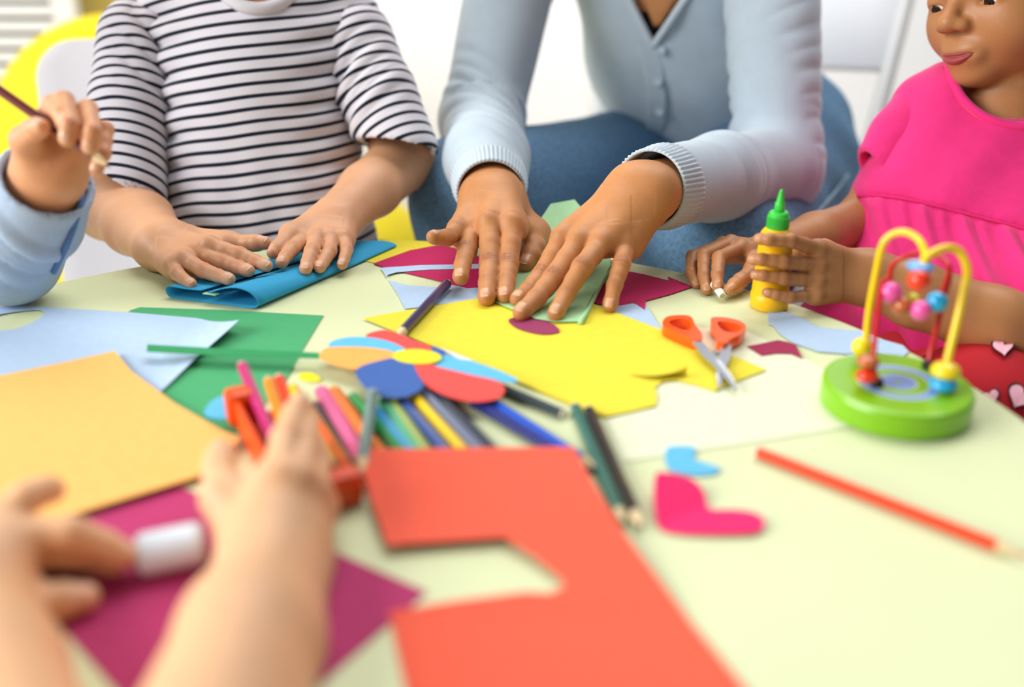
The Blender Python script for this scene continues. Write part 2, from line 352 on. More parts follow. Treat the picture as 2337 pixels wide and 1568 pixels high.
# ------------------------------------------------------------------ boy's blue paper folded in three
n0, n1 = PZ(470, 690, 0), PZ(838, 560, 0)
fx = nrm(A(n1[0]-n0[0], n1[1]-n0[1], 0)); L_ = np.linalg.norm((n1-n0)[:2])
e_l, e_r = PZ(381, 680, 0), PZ(592, 708, 0)
sx_ = nrm(A(e_r[0]-e_l[0], e_r[1]-e_l[1], 0)); wid = np.linalg.norm((e_r-e_l)[:2])
def sec(t):   # cross-section of folded sheet: (u across, h up) at fraction t along it
    k = 1-.72*min(1, t*1.5)
    w = wid*(1-.25*t)
    a = [(.40, .0105), (.25, .0100), (.12, .0104), (.03, .0102), (.0, .0070), (.015, .0025), (.08, .0006), (.4, .0004), (.75, .0004), (.93, .0010), (.99, .0040), (.985, .0085), (.93, .0135), (.85, .0160), (.75, .0165), (.62, .0140), (.5, .0100), (.43, .0085)]
    return [(u*w, .0004+(h-.0004)*k*(1.0 if h > .001 else 1)) for u, h in a]
V, Fc = [], []; nt_ = 26
for i in range(nt_):
    t = i/(nt_-1)
    S = spline([A(u, h, 0) for u, h in sec(t)], 4)
    for q in S: V.append(e_l + fx*L_*1.02*t + sx_*q[0] + A(0, 0, q[1]+.0003))
ns = len(S)
for i in range(nt_-1):
    for j in range(ns-1): Fc.append([i*ns+j, i*ns+j+1, (i+1)*ns+j+1, (i+1)*ns+j])
bp = thing('folded_paper', e_l + fx*L_/2 + sx_*wid/2 + A(0, 0, .0003), 'turquoise blue paper folded lengthwise under the striped-shirt child\'s hands', 'paper')
o = obj('sheet', V, Fc, PM['turquoise'], bp, smooth=True)
s = o.modifiers.new('s', 'SOLIDIFY'); s.thickness = .0006; s.offset = 0
V, Fc = box((0, 0, 0), (.012, .004, .0008)); V = np.array([e_l + sx_*(wid*.43+v[0]) + fx*(v[1]-.002) + A(0, 0, .0085+v[2]) for v in V]); obj('green_scrap_edge', V, Fc, PM['mint'], bp)

# ------------------------------------------------------------------ pencils
m_wood = mat('pencil_wood', '#e8cfa2', .7, var=.06, vscale=200)
def pencil(a, b, color, tip_at='b', label='', r=.0036, finish=None, group='colouring pencils', endcol='#e9dcc8'):
    """a, b: world end points of the whole pencil"""
    if tip_at == 'a': a, b = b, a
    ax = nrm(b-a); L = np.linalg.norm(b-a)
    mt = mat('pencil_'+color.strip('#'), color, .3, spec=.5, coat=.3)
    x, y, z = frame(ax); lead = mat('lead_'+color.strip('#'), color, .8)
    def ring(s, rr, n=6, ph=math.pi/6): return [a + ax*s + rr*(math.cos(2*math.pi*k/n+ph)*x+math.sin(2*math.pi*k/n+ph)*y) for k in range(n)]
    tl = .014; bl = L-tl
    def rings(R, caps=True):
        V = [p for q in R for p in q]; n = len(R[0]); Fc = []
        for i in range(len(R)-1):
            for k in range(n): Fc.append([i*n+k, i*n+(k+1) % n, (i+1)*n+(k+1) % n, (i+1)*n+k])
        Fc += [list(range(n))[::-1], [(len(R)-1)*n+k for k in range(n)]]
        return np.array(V), Fc
    V, Fc = rings([ring(.0008, r*.86), ring(.0016, r), ring(bl*.5, r), ring(bl, r)])
    p = obj('pencil', V, Fc, mt, None, label, 'pencil', group)
    V, Fc = rings([ring(0, r*.82, 12), ring(.0012, r*.84, 12)]); obj('end_disc', V, Fc, mat('end_'+endcol.strip('#'), endcol, .6), p)
    V, Fc = rings([ring(bl-.0004, r*.97, 12), ring(bl+tl*.72, r*.3, 12)]); obj('sharpened_wood', V, Fc, m_wood, p, smooth=False)
    V, Fc = rings([ring(bl+tl*.70, r*.3, 12), ring(L-.0005, r*.1, 12), ring(L, r*.04, 12)]); obj('lead', V, Fc, lead, p)
    return p
def pen_px(pa, pb, za, zb, color, tip, label, L=None, **k):
    a, b = PZ(pa[0], pa[1], za), PZ(pb[0], pb[1], zb)
    if L: b = a + nrm(b-a)*L
    return pencil(a, b, color, tip, label, **k)
r = .0036
pen_px((1022, 646), (903, 774), .0062, .0056, '#2a2158', 'b', 'dark purple pencil lying across the yellow sheet corner', r=.0041)
pen_px((1726, 1030), (2345, 1272), r, r, '#e03c06', 'b', 'orange red pencil lying alone at lower right')
pen_px((1312, 928), (1427, 1204), .0037, .0037, '#2c6a5f', 'b', 'dark green pencil beside the black pencil', r=.0037)
pen_px((1343, 934), (1466, 1210), .0037, .0037, '#1e2024', 'b', 'black pencil beside the dark green pencil', r=.0037)
pen_px((1287, 946), (1150, 888), r, r, '#27343f', 'b', 'dark slate pencil poking out under the red petal', L=.13)
z1 = .0040
G = [((1078, 915), (1245, 1015), z1, '#2a2f78', 'dark indigo pencil under the red petal'),
     ((1106, 910), (1285, 1022), z1, '#1f57c8', 'bright blue pencil under the red petal'),
     ((985, 890), (1112, 1018), z1, '#2f3a4c', 'dark slate blue pencil between grey pencil and indigo pencil'),
     ((963, 890), (1082, 1018), z1, '#6d7894', 'grey pencil right of the yellow one under navy petal'),
     ((940, 900), (1048, 1020), z1, '#efc81c', 'yellow pencil running out below the navy petal'),
     ((917, 915), (1006, 1018), z1, '#34539a', 'navy blue pencil left of the yellow one below navy petal'),
     ((893, 918), (962, 1018), z1, '#a6b85e', 'olive pencil below the navy petal'),
     ((873, 912), (945, 1018), z1, '#52b083', 'light green pencil below the navy petal'),
     ((852, 935), (925, 1022), z1, '#3aa0dc', 'sky blue pencil below the navy petal'),
     ((803, 905), (905, 1018), z1, '#239243', 'green pencil with pale end left of the slate pencil'),
     ((760, 893), (842, 1008), z1, '#f07a1e', 'orange pencil right of the pink pencil'),
     ((731, 892), (822, 1048), .0052, '#f46aa8', 'thick pink pencil behind the near hand')]
for pa, pb, zz, c, lb in G:
    pen_px(pa, pb, zz, zz, c, 'b', lb, L=.112, r=.0050 if 'pink' in lb else .0040)
pen_px((851, 896), (824, 1085), .0118, .0095, '#6f8c86', 'b', 'grey green pencil lying across the other pencils', r=.0038)
pen_px((718, 925), (818, 1062), .0040, .0040, '#5a4652', 'b', 'dark mauve pencil between pink pencil and yellow pencil', L=.10, r=.0038)
# orange pencil tray with pencils in it
tA, tB = PZ(598, 950, 0), PZ(715, 1165, 0)          # middle of far end, middle of near end
tax = nrm(tB-tA); tac = A(-tax[1], tax[0], 0); tl_ = np.linalg.norm(tB-tA); tw = .044
if tac[0] < 0: tac = -tac
tr = thing('pencil_tray', (tA+tB)/2 + tac*.004, 'orange plastic pencil tray gripped by the nearest hand', 'tray')
m_or = mat('orange_plastic', '#ea4c04', .35, spec=.5)
def tl(x, y, z): return tA + tac*(x+.004) + tax*y + A(0, 0, z)
def tbox(name, lo, hi, bev=.002):
    V, Fc = box(lo, hi, bev); V = np.array([tl(*v) for v in V]); obj(name, V, Fc, m_or, tr)
tbox('floor_plate', (-tw/2, 0, .0004), (tw/2, tl_, .0030), .0008)
tbox('side_wall', (-tw/2, 0, .0004), (-tw/2+.004, tl_, .020)); tbox('side_wall', (tw/2-.004, 0, .0004), (tw/2, tl_, .016))
tbox('end_wall', (-tw/2, tl_-.005, .0004), (tw/2+.001, tl_+.008, .021), .004); tbox('end_lip', (-tw/2-.004, -.004, .0004), (-tw/2+.014, .012, .024), .004)
for (pa, x, c, lb, rr, zz) in [((552, 833), -.011, '#c22a72', 'magenta pencil sticking out of the orange tray', .0038, .018), ((613, 868), -.006, '#f58a12', 'light orange pencil sticking out of the tray', .0038, .016),
          ((637, 862), .003, '#e8401c', 'red pencil sticking out of the tray', .0038, .0155), ((667, 882), .010, '#f0c414', 'short yellow pencil sticking out of the tray', .0036, .0145)]:
    a = PZ(pa[0], pa[1], zz+.006); b = tl(x, tl_-.012, .0078); pencil(a, b, c, 'b', lb, r=rr, group='pencils in the orange tray')
pen_px((700, 940), (792, 1085), .0105, .0085, '#f4cf12', 'b', 'thick yellow pencil along the right side of the tray', r=.0052, group='pencils in the orange tray')
pen_px((688, 968), (748, 1100), .0105, .0085, '#f2684e', 'b', 'salmon pencil along the near hand\'s right edge', r=.0046, group='pencils in the orange tray')

# ------------------------------------------------------------------ scissors
sc = thing('scissors', PZ(1620, 800, .0016), 'small open scissors with orange handles and steel blades', 'scissors')
m_steel = mat('steel', '#a9adb4', .32, metal=.85, spec=.5); m_sor = mat('scissor_orange', '#ff5a10', .28, spec=.5, coat=.3)
SP = PZ(1633, 806, .006)
def blade(tip_px, root_px, z0, w, side):
    tip = PZ(*tip_px, z0+.001); root = PZ(*root_px, z0+.004); ax = nrm(tip-root); L = np.linalg.norm(tip-root); ac = nrm(np.cross(A(0, 0, 1), ax))*side
    ps = [(0, -.0035), (0, .0035), (L*.30, w*.95), (L*.45, w), (L*.75, w*.72), (L, .0005), (L, -.0004), (L*.5, -.0022), (L*.3, -.004)]
    V = []; Fc = []
    for dz in (0, .0012):
        for (u, v) in ps: V.append(root + ax*u + ac*v + A(0, 0, dz))
    n = len(ps); Fc = [list(range(n))[::-1], [n+i for i in range(n)]] + [[i, (i+1) % n, n+(i+1) % n, n+i] for i in range(n)]
    obj('blade', V, Fc, m_steel, sc)
    # polished bevel along the edge
    V = []
    for dz in (.0013, .0016):
        for (u, v) in [(L*.42, w*.35), (L*.42, w*1.0), (L*.75, w*.73), (L, .0006), (L*.75, w*.36)]: V.append(root + ax*u + ac*v + A(0, 0, dz))
    Fc = [[4, 3, 2, 1, 0], [5, 6, 7, 8, 9]] + [[i, (i+1) % 5, 5+(i+1) % 5, 5+i] for i in range(5)]
    obj('blade_bevel', V, Fc, mat('steel_bright', '#e6e9f0', .2, metal=.7), sc)
blade((1682, 893), (1590, 783), .0036, .0052, 1)
blade((1641, 889), (1658, 790), .0022, .0046, -1)
V, Fc = lathe([(.0032, 0), (.0032, .0008), (.0026, .0014), (.0010, .0014), (.0008, .0009)], PZ(1633, 807, .0062), n=20); obj('pivot_screw', V, Fc, m_steel, sc, smooth=False)
def handle(outer, inner, z, th, name='handle'):
    ol = proj(chaikin(outer, 2), lambda x, y: z); il = proj(chaikin(inner, 2), lambda x, y: z)
    V, Fc = sheet_mesh(ol, lambda x, y: z-th*.5, th, 0, il)
    o = obj(name, V, Fc, m_sor, sc)
    b = o.modifiers.new('b', 'BEVEL'); b.width = .0016; b.segments = 3; b.limit_method = 'ANGLE'
    return o
handle([(1510, 745), (1520, 732), (1560, 729), (1580, 734), (1585, 752), (1605, 775), (1598, 790), (1575, 786), (1535, 768), (1512, 757)],
       [(1523, 748), (1534, 739), (1566, 738), (1577, 747), (1577, 760), (1566, 766), (1540, 758)], .0055, .0085)
handle([(1620, 740), (1625, 734), (1665, 736), (1700, 748), (1702, 762), (1690, 776), (1665, 785), (1655, 797), (1632, 790), (1636, 765), (1622, 752)],
       [(1634, 748), (1642, 743), (1684, 750), (1692, 760), (1680, 771), (1648, 768)], .0062, .0085)

# ------------------------------------------------------------------ bead maze toy
BZ = .018; bc = PZ(2049, 872, BZ); BR = .0465
mz = thing('bead_maze', (bc[0], bc[1], T+.0002), 'bead maze toy on a round green base with yellow and red wires', 'toy')
m_gb = bpy.data.materials.new('toy_green'); m_gb.use_nodes = True
nt = m_gb.node_tree; N = nt.nodes; L = nt.links; bs = N['Principled BSDF']; bs.inputs['Roughness'].default_value = .3; bs.inputs['Coat Weight'].default_value = .2
tc = N.new('ShaderNodeTexCoord'); vm = N.new('ShaderNodeVectorMath'); vm.operation = 'LENGTH'
sep = N.new('ShaderNodeSeparateXYZ'); cmb = N.new('ShaderNodeCombineXYZ'); L.new(tc.outputs['Object'], sep.inputs[0]); L.new(sep.outputs[0], cmb.inputs[0]); L.new(sep.outputs[1], cmb.inputs[1])
L.new(cmb.outputs[0], vm.inputs[0]); dv = N.new('ShaderNodeMath'); dv.operation = 'DIVIDE'; dv.inputs[1].default_value = BR; L.new(vm.outputs['Value'], dv.inputs[0])
rp = N.new('ShaderNodeValToRGB'); rp.color_ramp.interpolation = 'CONSTANT'; L.new(dv.outputs[0], rp.inputs[0])
gcol = (*lin('#7dbb08'), 1); bcol = (*lin('#7fa3e4'), 1); wcol = (*lin('#c9dcc0'), 1)
cr = rp.color_ramp; cr.elements[0].position = 0; cr.elements[0].color = gcol; cr.elements[1].position = .04; cr.elements[1].color = bcol
for p, c in ((.24, wcol), (.26, gcol), (.40, wcol), (.42, bcol), (.535, wcol), (.555, gcol)):
    e = cr.elements.new(p); e.color = c
L.new(rp.outputs[0], bs.inputs['Base Color'])
V, Fc = lathe([(BR-.002, 0), (BR, .002), (BR, BZ-.003), (BR-.0009, BZ-.0009), (BR-.003, BZ)], (bc[0], bc[1], T+.0002), n=72)
obj('base', V, Fc, m_gb, mz)
m_yw_ = mat('toy_yellow', '#f7cf0a', .25, coat=.4); m_rw = mat('toy_red_wire', '#c8100e', .3, coat=.3); m_blk = mat('toy_black', '#131417', .4)
def bead(p, r, m, ax=(0, 0, 1), sq=.85, name='bead', label=None):
    prof = [(r*math.sin(a)+.0, -r*sq*math.cos(a)) for a in np.linspace(.18, math.pi-.18, 13)]
    V, Fc = lathe(prof, p, ax, n=22); obj(name, V, Fc, m, mz, label=label, smooth=True)
def foot(px, py):
    p = PZ(px, py, BZ); V, Fc = lathe([(.0042, -.001), (.0042, .0035), (.0032, .005)], p, n=18); obj('wire_socket', V, Fc, m_blk, mz, smooth=False); return p
beadc = lambda c, n: mat('bead_'+n, c, .22, coat=.5)
Dm = (bc-CAM)@FW
# yellow wires: two parallel arches from the rim crossing near the top
f1 = foot(1983, 822); f2 = foot(2000, 880) ; f3 = foot(2118, 840); f4 = foot(2152, 890)
def wire(pts, r, m, name): V, Fc = tube(spline(pts, 10), r, n=12); obj(name, V, Fc, m, mz, smooth=True)
D1 = (f1-CAM)@FW; D4 = (f4-CAM)@FW; D2 = (f2-CAM)@FW; D3 = (f3-CAM)@FW
wp = lambda px, py, D: PD(px, py, D)
wire([f1, wp(1978, 770, D1), wp(1985, 700, D1-.005), wp(2000, 620, D1-.012), wp(2014, 560, D1-.018), wp(2035, 536, D1-.022), wp(2065, 530, D1-.027), wp(2095, 545, D1-.032), wp(2111, 575, D1-.038), wp(2108, 600, D1-.040), wp(2100, 625, D1-.040)], .0024, m_yw_, 'yellow_wire')
wire([f4, wp(2160, 840, D4), wp(2168, 800, D4+.001), wp(2185, 730, D4+.002), wp(2200, 660, D4+.002), wp(2207, 615, D4), wp(2190, 575, D4-.001), wp(2160, 566, D4-.003), wp(2125, 580, D4-.005), wp(2108, 600, D4-.006), wp(2101, 628, D4-.006)], .0027, m_yw_, 'yellow_wire')
wire([f2, wp(1994, 820, D2), wp(2000, 740, D2+.006), wp(2012, 660, D2+.012), wp(2020, 640, D2+.014), wp(2040, 660, D2+.014), wp(2060, 695, D2+.013), wp(2085, 708, D2+.012), wp(2110, 705, D2+.010), wp(2140, 688, D2+.010), wp(2160, 640, D2+.012), wp(2166, 610, D2+.014), wp(2150, 590, D2+.02), wp(2110, 575, D2+.028), wp(2060, 588, D2+.036), wp(2035, 610, D2+.042), wp(2030, 650, D2+.045)], .0017, m_rw, 'red_wire')
wire([f3, wp(2125, 800, D3), wp(2140, 740, D3-.004), wp(2150, 690, D3-.008), wp(2165, 640, D3-.010), wp(2166, 605, D3-.011)], .0019, m_rw, 'red_wire')
bead(wp(1967, 792, D1-.006), .0068, beadc('#f2d414', 'yellow'), sq=1, label='round yellow bead'); bead(wp(2158, 846, D4-.004), .0092, beadc('#f2d414', 'yellow'), sq=.62, label='flat yellow bead')
bead(wp(1981, 825, D2-.006), .0072, beadc('#c06432', 'brown'), sq=.55, label='brown bead'); bead(wp(1979, 858, D2-.006), .0073, beadc('#e8380e', 'red'), sq=.6, label='red bead')
bead(wp(2152, 877, D4-.004), .0086, beadc('#1fa5dc', 'blue'), sq=.55, label='blue bead')
bead(wp(2098, 640, D4-.008), .0074, beadc('#d23410', 'red'), sq=.95, label='large red bead'); bead(wp(2101, 608, D4-.004), .0086, beadc('#5f9fe2', 'pale_blue'), sq=.4, label='pale blue bead')
bead(wp(2033, 668, D2+.013), .0072, beadc('#f05aa8', 'pink'), ax=(.8, 0, .45), sq=1., label='pink bead'); bead(wp(2057, 698, D2+.013), .0064, beadc('#b9682a', 'brown'), ax=(.7, 0, -.6), sq=.9, label='brown bead')
bead(wp(2085, 688, D2+.02), .0060, beadc('#d8cf1c', 'lime'), ax=(1, 0, .2), sq=.7, label='lime bead'); bead(wp(2102, 709, D2+.008), .0068, beadc('#f05aa8', 'pink'), ax=(.9, 0, .3), sq=.95, label='pink bead')
bead(wp(2139, 689, D2+.008), .0070, beadc('#2e9fdc', 'blue'), ax=(.6, 0, .7), sq=.95, label='blue bead')

# ------------------------------------------------------------------ glue bottle
gb = PZ(1754, 700, .0002); gD = (gb-CAM)@FW
pxm = gD/F
glue = thing('glue_bottle', gb, 'yellow glue bottle with green pointed nozzle in the pink-dressed child\'s hand', 'glue bottle')
m_gy = mat('bottle_yellow', '#f3bd08', .35, spec=.5); m_gg = mat('cap_green', '#3ecb4a', .35, spec=.5)
rb = 43*pxm
V, Fc = lathe([(rb-.002, 0), (rb, .0015), (rb, .0120), (rb-.0008, .0128), (rb*.97, .014), (rb*.90, .042), (rb*.86, .056), (rb*.80, .0625), (rb*.62, .0660), (rb*.45, .067)], gb, n=56)
obj('bottle_body', V, Fc, m_gy, glue, smooth=True)
hc = .0655; rc_ = 23*pxm
cp = obj('cap', *lathe([(rc_, 0), (rc_*1.03, .001), (rc_*.96, .0105), (rc_*.93, .0128), (rc_*.80, .0140), (rc_*.45, .0145)], gb+A(0, 0, hc), n=48), m_gg, glue, smooth=False)
for k in range(36):
    a = 2*math.pi*k/36; c = gb + A(math.cos(a)*rc_*1.0, math.sin(a)*rc_*1.0, hc)
    V, Fc = box((-.0003, -.00042, .0012), (.0006, .00042, .0102)); V = V@np.array(Matrix.Rotation(a, 3, 'Z')).T + c
    o = obj('grip_ridge', V, Fc, m_gg, cp)
prof = [(rc_*.50, 0), (rc_*.48, .010), (rc_*.34, .0135), (rc_*.36, .0150), (rc_*.28, .0165), (rc_*.31, .018), (rc_*.23, .0195), (rc_*.26, .021), (rc_*.18, .0228), (rc_*.20, .0236), (rc_*.12, .0252), (.0004, .0258)]
prof = [(a_, h_*.70) for a_, h_ in prof]
obj('nozzle', *lathe(prof, gb+A(0, 0, hc+.0135), n=32), m_gg, glue, smooth=True)

# small white tube pinched by the girl
tp = PD(1649, 675, .812); td = nrm(A(-.35, 1, .35))
prof = [(.0030, 0), (.0032, .0005), (.0032, .016), (.0022, .016), (.0022, .0006), (.0022, 0)]
obj('paper_tube', *lathe(prof, tp, td, n=24), mat('tube_white', '#f3efdf', .5), None, 'tiny white tube pinched in the pink-dressed child\'s other hand', 'tube', smooth=False)
# ------------------------------------------------------------------ smooth solid modelling (signed distances -> one mesh)
class S:
    def __init__(s, f, lo, hi): s.f = f; s.lo = np.asarray(lo, float); s.hi = np.asarray(hi, float)
    def __call__(s, P): return s.f(P)
def rc(a, b, ra, rb):
    a = np.asarray(a, float); b = np.asarray(b, float); ab = b-a; L2 = max(ab@ab, 1e-12); r = max(ra, rb)
    def f(P):
        q = P-a; t = np.clip(q@ab/L2, 0, 1); q = q-t[:, None]*ab
        return np.sqrt(np.einsum('ij,ij->i', q, q)) - (ra+(rb-ra)*t)
    return S(f, np.minimum(a, b)-r, np.maximum(a, b)+r)
def ell(c, r, R=None):
    c = np.asarray(c, float); r = np.asarray(r, float); R = np.eye(3) if R is None else np.asarray(R, float)   # rows of R: local axes
    def f(P):
        q = (P-c)@R.T; k0 = np.sqrt(((q/r)**2).sum(1)); k1 = np.sqrt(((q/(r*r))**2).sum(1))+1e-9
        return k0*(k0-1)/k1
    m = r.max(); return S(f, c-m, c+m)
def plane(p, n):
    p = np.asarray(p, float); n = nrm(n); return S(lambda P: (P-p)@n, p-10, p+10)
def smin(a, b, k):
    if k <= 0: return np.minimum(a, b)
    h = np.clip(.5+.5*(b-a)/k, 0, 1); return b*(1-h)+a*h-k*h*(1-h)
def su(k, *fs):
    fs = [x for x in fs if x is not None]
    def f(P):
        d = None; pl = P.min(0); ph = P.max(0); dm = 0
        gaps = [np.linalg.norm(np.maximum(0, np.maximum(g.lo-ph, pl-g.hi))) for g in fs]
        for i in np.argsort(gaps):
            if d is not None and gaps[i] > dm+2*k+.004: break
            e = fs[i](P); d = e if d is None else smin(d, e, k); dm = d.max()
        return d
    return S(f, np.min([x.lo for x in fs], 0), np.max([x.hi for x in fs], 0))
def sub(a, b, k=0): return S(lambda P: -smin(-a(P), b(P), k), a.lo, a.hi)
def inter(a, b, k=0): return S(lambda P: -smin(-a(P), -b(P), k), np.maximum(a.lo, b.lo), np.minimum(a.hi, b.hi))
def off(a, d): return S(lambda P: a(P)-d, a.lo-d, a.hi+d)
def limb(pts, rs, k=.01): return su(k, *[rc(pts[i], pts[i+1], rs[i], rs[i+1]) for i in range(len(pts)-1)])
def vnorm(V, Q):
    n = np.cross(V[Q[:, 2]]-V[Q[:, 0]], V[Q[:, 3]]-V[Q[:, 1]]); N_ = np.zeros_like(V)
    for k in range(3):
        for c in range(4): N_[:, k] += np.bincount(Q[:, c], n[:, k], len(V))
    return N_/(np.linalg.norm(N_, axis=1)[:, None]+1e-12)
def ev(s, P, B=.03):
    if len(P) == 0: return np.zeros(0)
    q = np.floor((P-P.min(0))/B).astype(np.int64); key = (q[:, 0]*4096+q[:, 1])*4096+q[:, 2]
    o = np.argsort(key, kind='stable'); ks = key[o]; cuts = np.flatnonzero(np.diff(ks))+1
    out = np.empty(len(P)); Ps = P[o]
    for a, b in zip(np.r_[0, cuts], np.r_[cuts, len(P)]): out[o[a:b]] = s(Ps[a:b])
    return out
def mesh_sdf(s, res, project=1):
    c = 4; pad = res*3; lo = s.lo-pad; hi = s.hi+pad
    nc = np.ceil((hi-lo)/(res*c)).astype(int)+1; nf = nc*c+1
    ax = [lo[i]+(np.arange(nc[i])+.5)*res*c for i in range(3)]
    C = np.stack(np.meshgrid(*ax, indexing='ij'), -1).reshape(-1, 3)
    BB = max(res*14, .02); dc = ev(s, C, BB*2).reshape(nc)
    act = np.abs(dc) < res*c*1.35
    D = np.repeat(np.repeat(np.repeat(dc, c, 0), c, 1), c, 2)
    D = np.pad(D, ((0, 1),)*3, mode='edge').astype(np.float32)
    af = np.repeat(np.repeat(np.repeat(act, c, 0), c, 1), c, 2)
    M = np.zeros(nf, bool)
    for dx in (0, 1):
        for dy in (0, 1):
            for dz in (0, 1): M[dx:nf[0]-1+dx, dy:nf[1]-1+dy, dz:nf[2]-1+dz] |= af
    idx = np.argwhere(M); P = lo+idx*res
    D[M] = ev(s, P, BB)
    B = D < 0
    cs = np.zeros(np.array(nf)-1, np.int8)
    cor = [(dx, dy, dz) for dx in (0, 1) for dy in (0, 1) for dz in (0, 1)]
    n0, n1, n2 = nf
    for dx, dy, dz in cor: cs += B[dx:n0-1+dx, dy:n1-1+dy, dz:n2-1+dz]
    cells = np.argwhere((cs > 0) & (cs < 8))
    vid = -np.ones(cs.shape, np.int64); vid[tuple(cells.T)] = np.arange(len(cells))
    acc = np.zeros((len(cells), 3)); cnt = np.zeros(len(cells))
    for i, a in enumerate(cor):
        for b in cor[i+1:]:
            if sum(abs(a[k]-b[k]) for k in range(3)) != 1: continue
            da = D[tuple((cells+a).T)]; db = D[tuple((cells+b).T)]
            m = (da < 0) != (db < 0); t = da[m]/(da[m]-db[m])
            acc[m] += np.array(a)+(np.array(b)-np.array(a))*t[:, None]; cnt[m] += 1
    V = lo+(cells+acc/cnt[:, None])*res
    Q = []
    for axis in range(3):
        a1, a2 = [(1, 2), (2, 0), (0, 1)][axis]
        sl0 = [slice(None)]*3; sl1 = [slice(None)]*3; sl0[axis] = slice(0, -1); sl1[axis] = slice(1, None)
        ch = B[tuple(sl0)] != B[tuple(sl1)]
        E = np.argwhere(ch); ins = B[tuple(E.T)]
        ok = np.ones(len(E), bool)
        for a in (a1, a2): ok &= (E[:, a] > 0) & (E[:, a] < nf[a]-1)
        E = E[ok]; ins = ins[ok]
        q = []
        for (u, v) in ((-1, -1), (0, -1), (0, 0), (-1, 0)):
            c_ = E.copy(); c_[:, a1] += u; c_[:, a2] += v; q.append(vid[tuple(c_.T)])
        q = np.stack(q, 1); q[~ins] = q[~ins][:, ::-1]; Q.append(q)
    Q = np.concatenate(Q); Q = Q[(Q >= 0).all(1)]
    for _ in range(project):
        V = V - np.clip(ev(s, V, BB), -res, res)[:, None]*vnorm(V, Q)
    return V, Q
def relax(V, Q, it=2, lam=.5):
    a = np.concatenate([Q[:, 0], Q[:, 1], Q[:, 2], Q[:, 3]]); b = np.concatenate([Q[:, 1], Q[:, 2], Q[:, 3], Q[:, 0]])
    c = np.bincount(a, minlength=len(V))+np.bincount(b, minlength=len(V)); c = np.maximum(c, 1)
    for _ in range(it):
        S_ = np.stack([np.bincount(a, V[b, k], len(V))+np.bincount(b, V[a, k], len(V)) for k in range(3)], 1)/c[:, None]
        V = V+(S_-V)*lam
    return V
def wn(P, freq, seed=0, n=7):
    """smooth pseudo noise"""
    R = np.random.RandomState(seed); o = np.zeros(len(P))
    for i in range(n):
        w = R.normal(size=3); w = w/np.linalg.norm(w)*freq*R.uniform(.6, 1.5); o += np.sin(P@w+R.uniform(0, 6.28))
    return o/n
def V_(x): return x/(np.linalg.norm(x, axis=1)[:, None]+1e-9)
def along(P, pts):
    """nearest point on a polyline: arc length s, distance, unit direction index"""
    best = np.full(len(P), 1e9); sv = np.zeros(len(P)); acc = 0; seg = np.zeros(len(P), int); near = np.zeros_like(P)
    for i in range(len(pts)-1):
        a, b = np.asarray(pts[i], float), np.asarray(pts[i+1], float); ab = b-a; L = np.linalg.norm(ab)
        t = np.clip((P-a)@ab/(L*L), 0, 1); d = np.linalg.norm(P-a-t[:, None]*ab, axis=1)
        m = d < best; best[m] = d[m]; sv[m] = acc+t[m]*L; seg[m] = i; near[m] = a+t[m][:, None]*ab; acc += L
    return sv, V_(P-near), seg

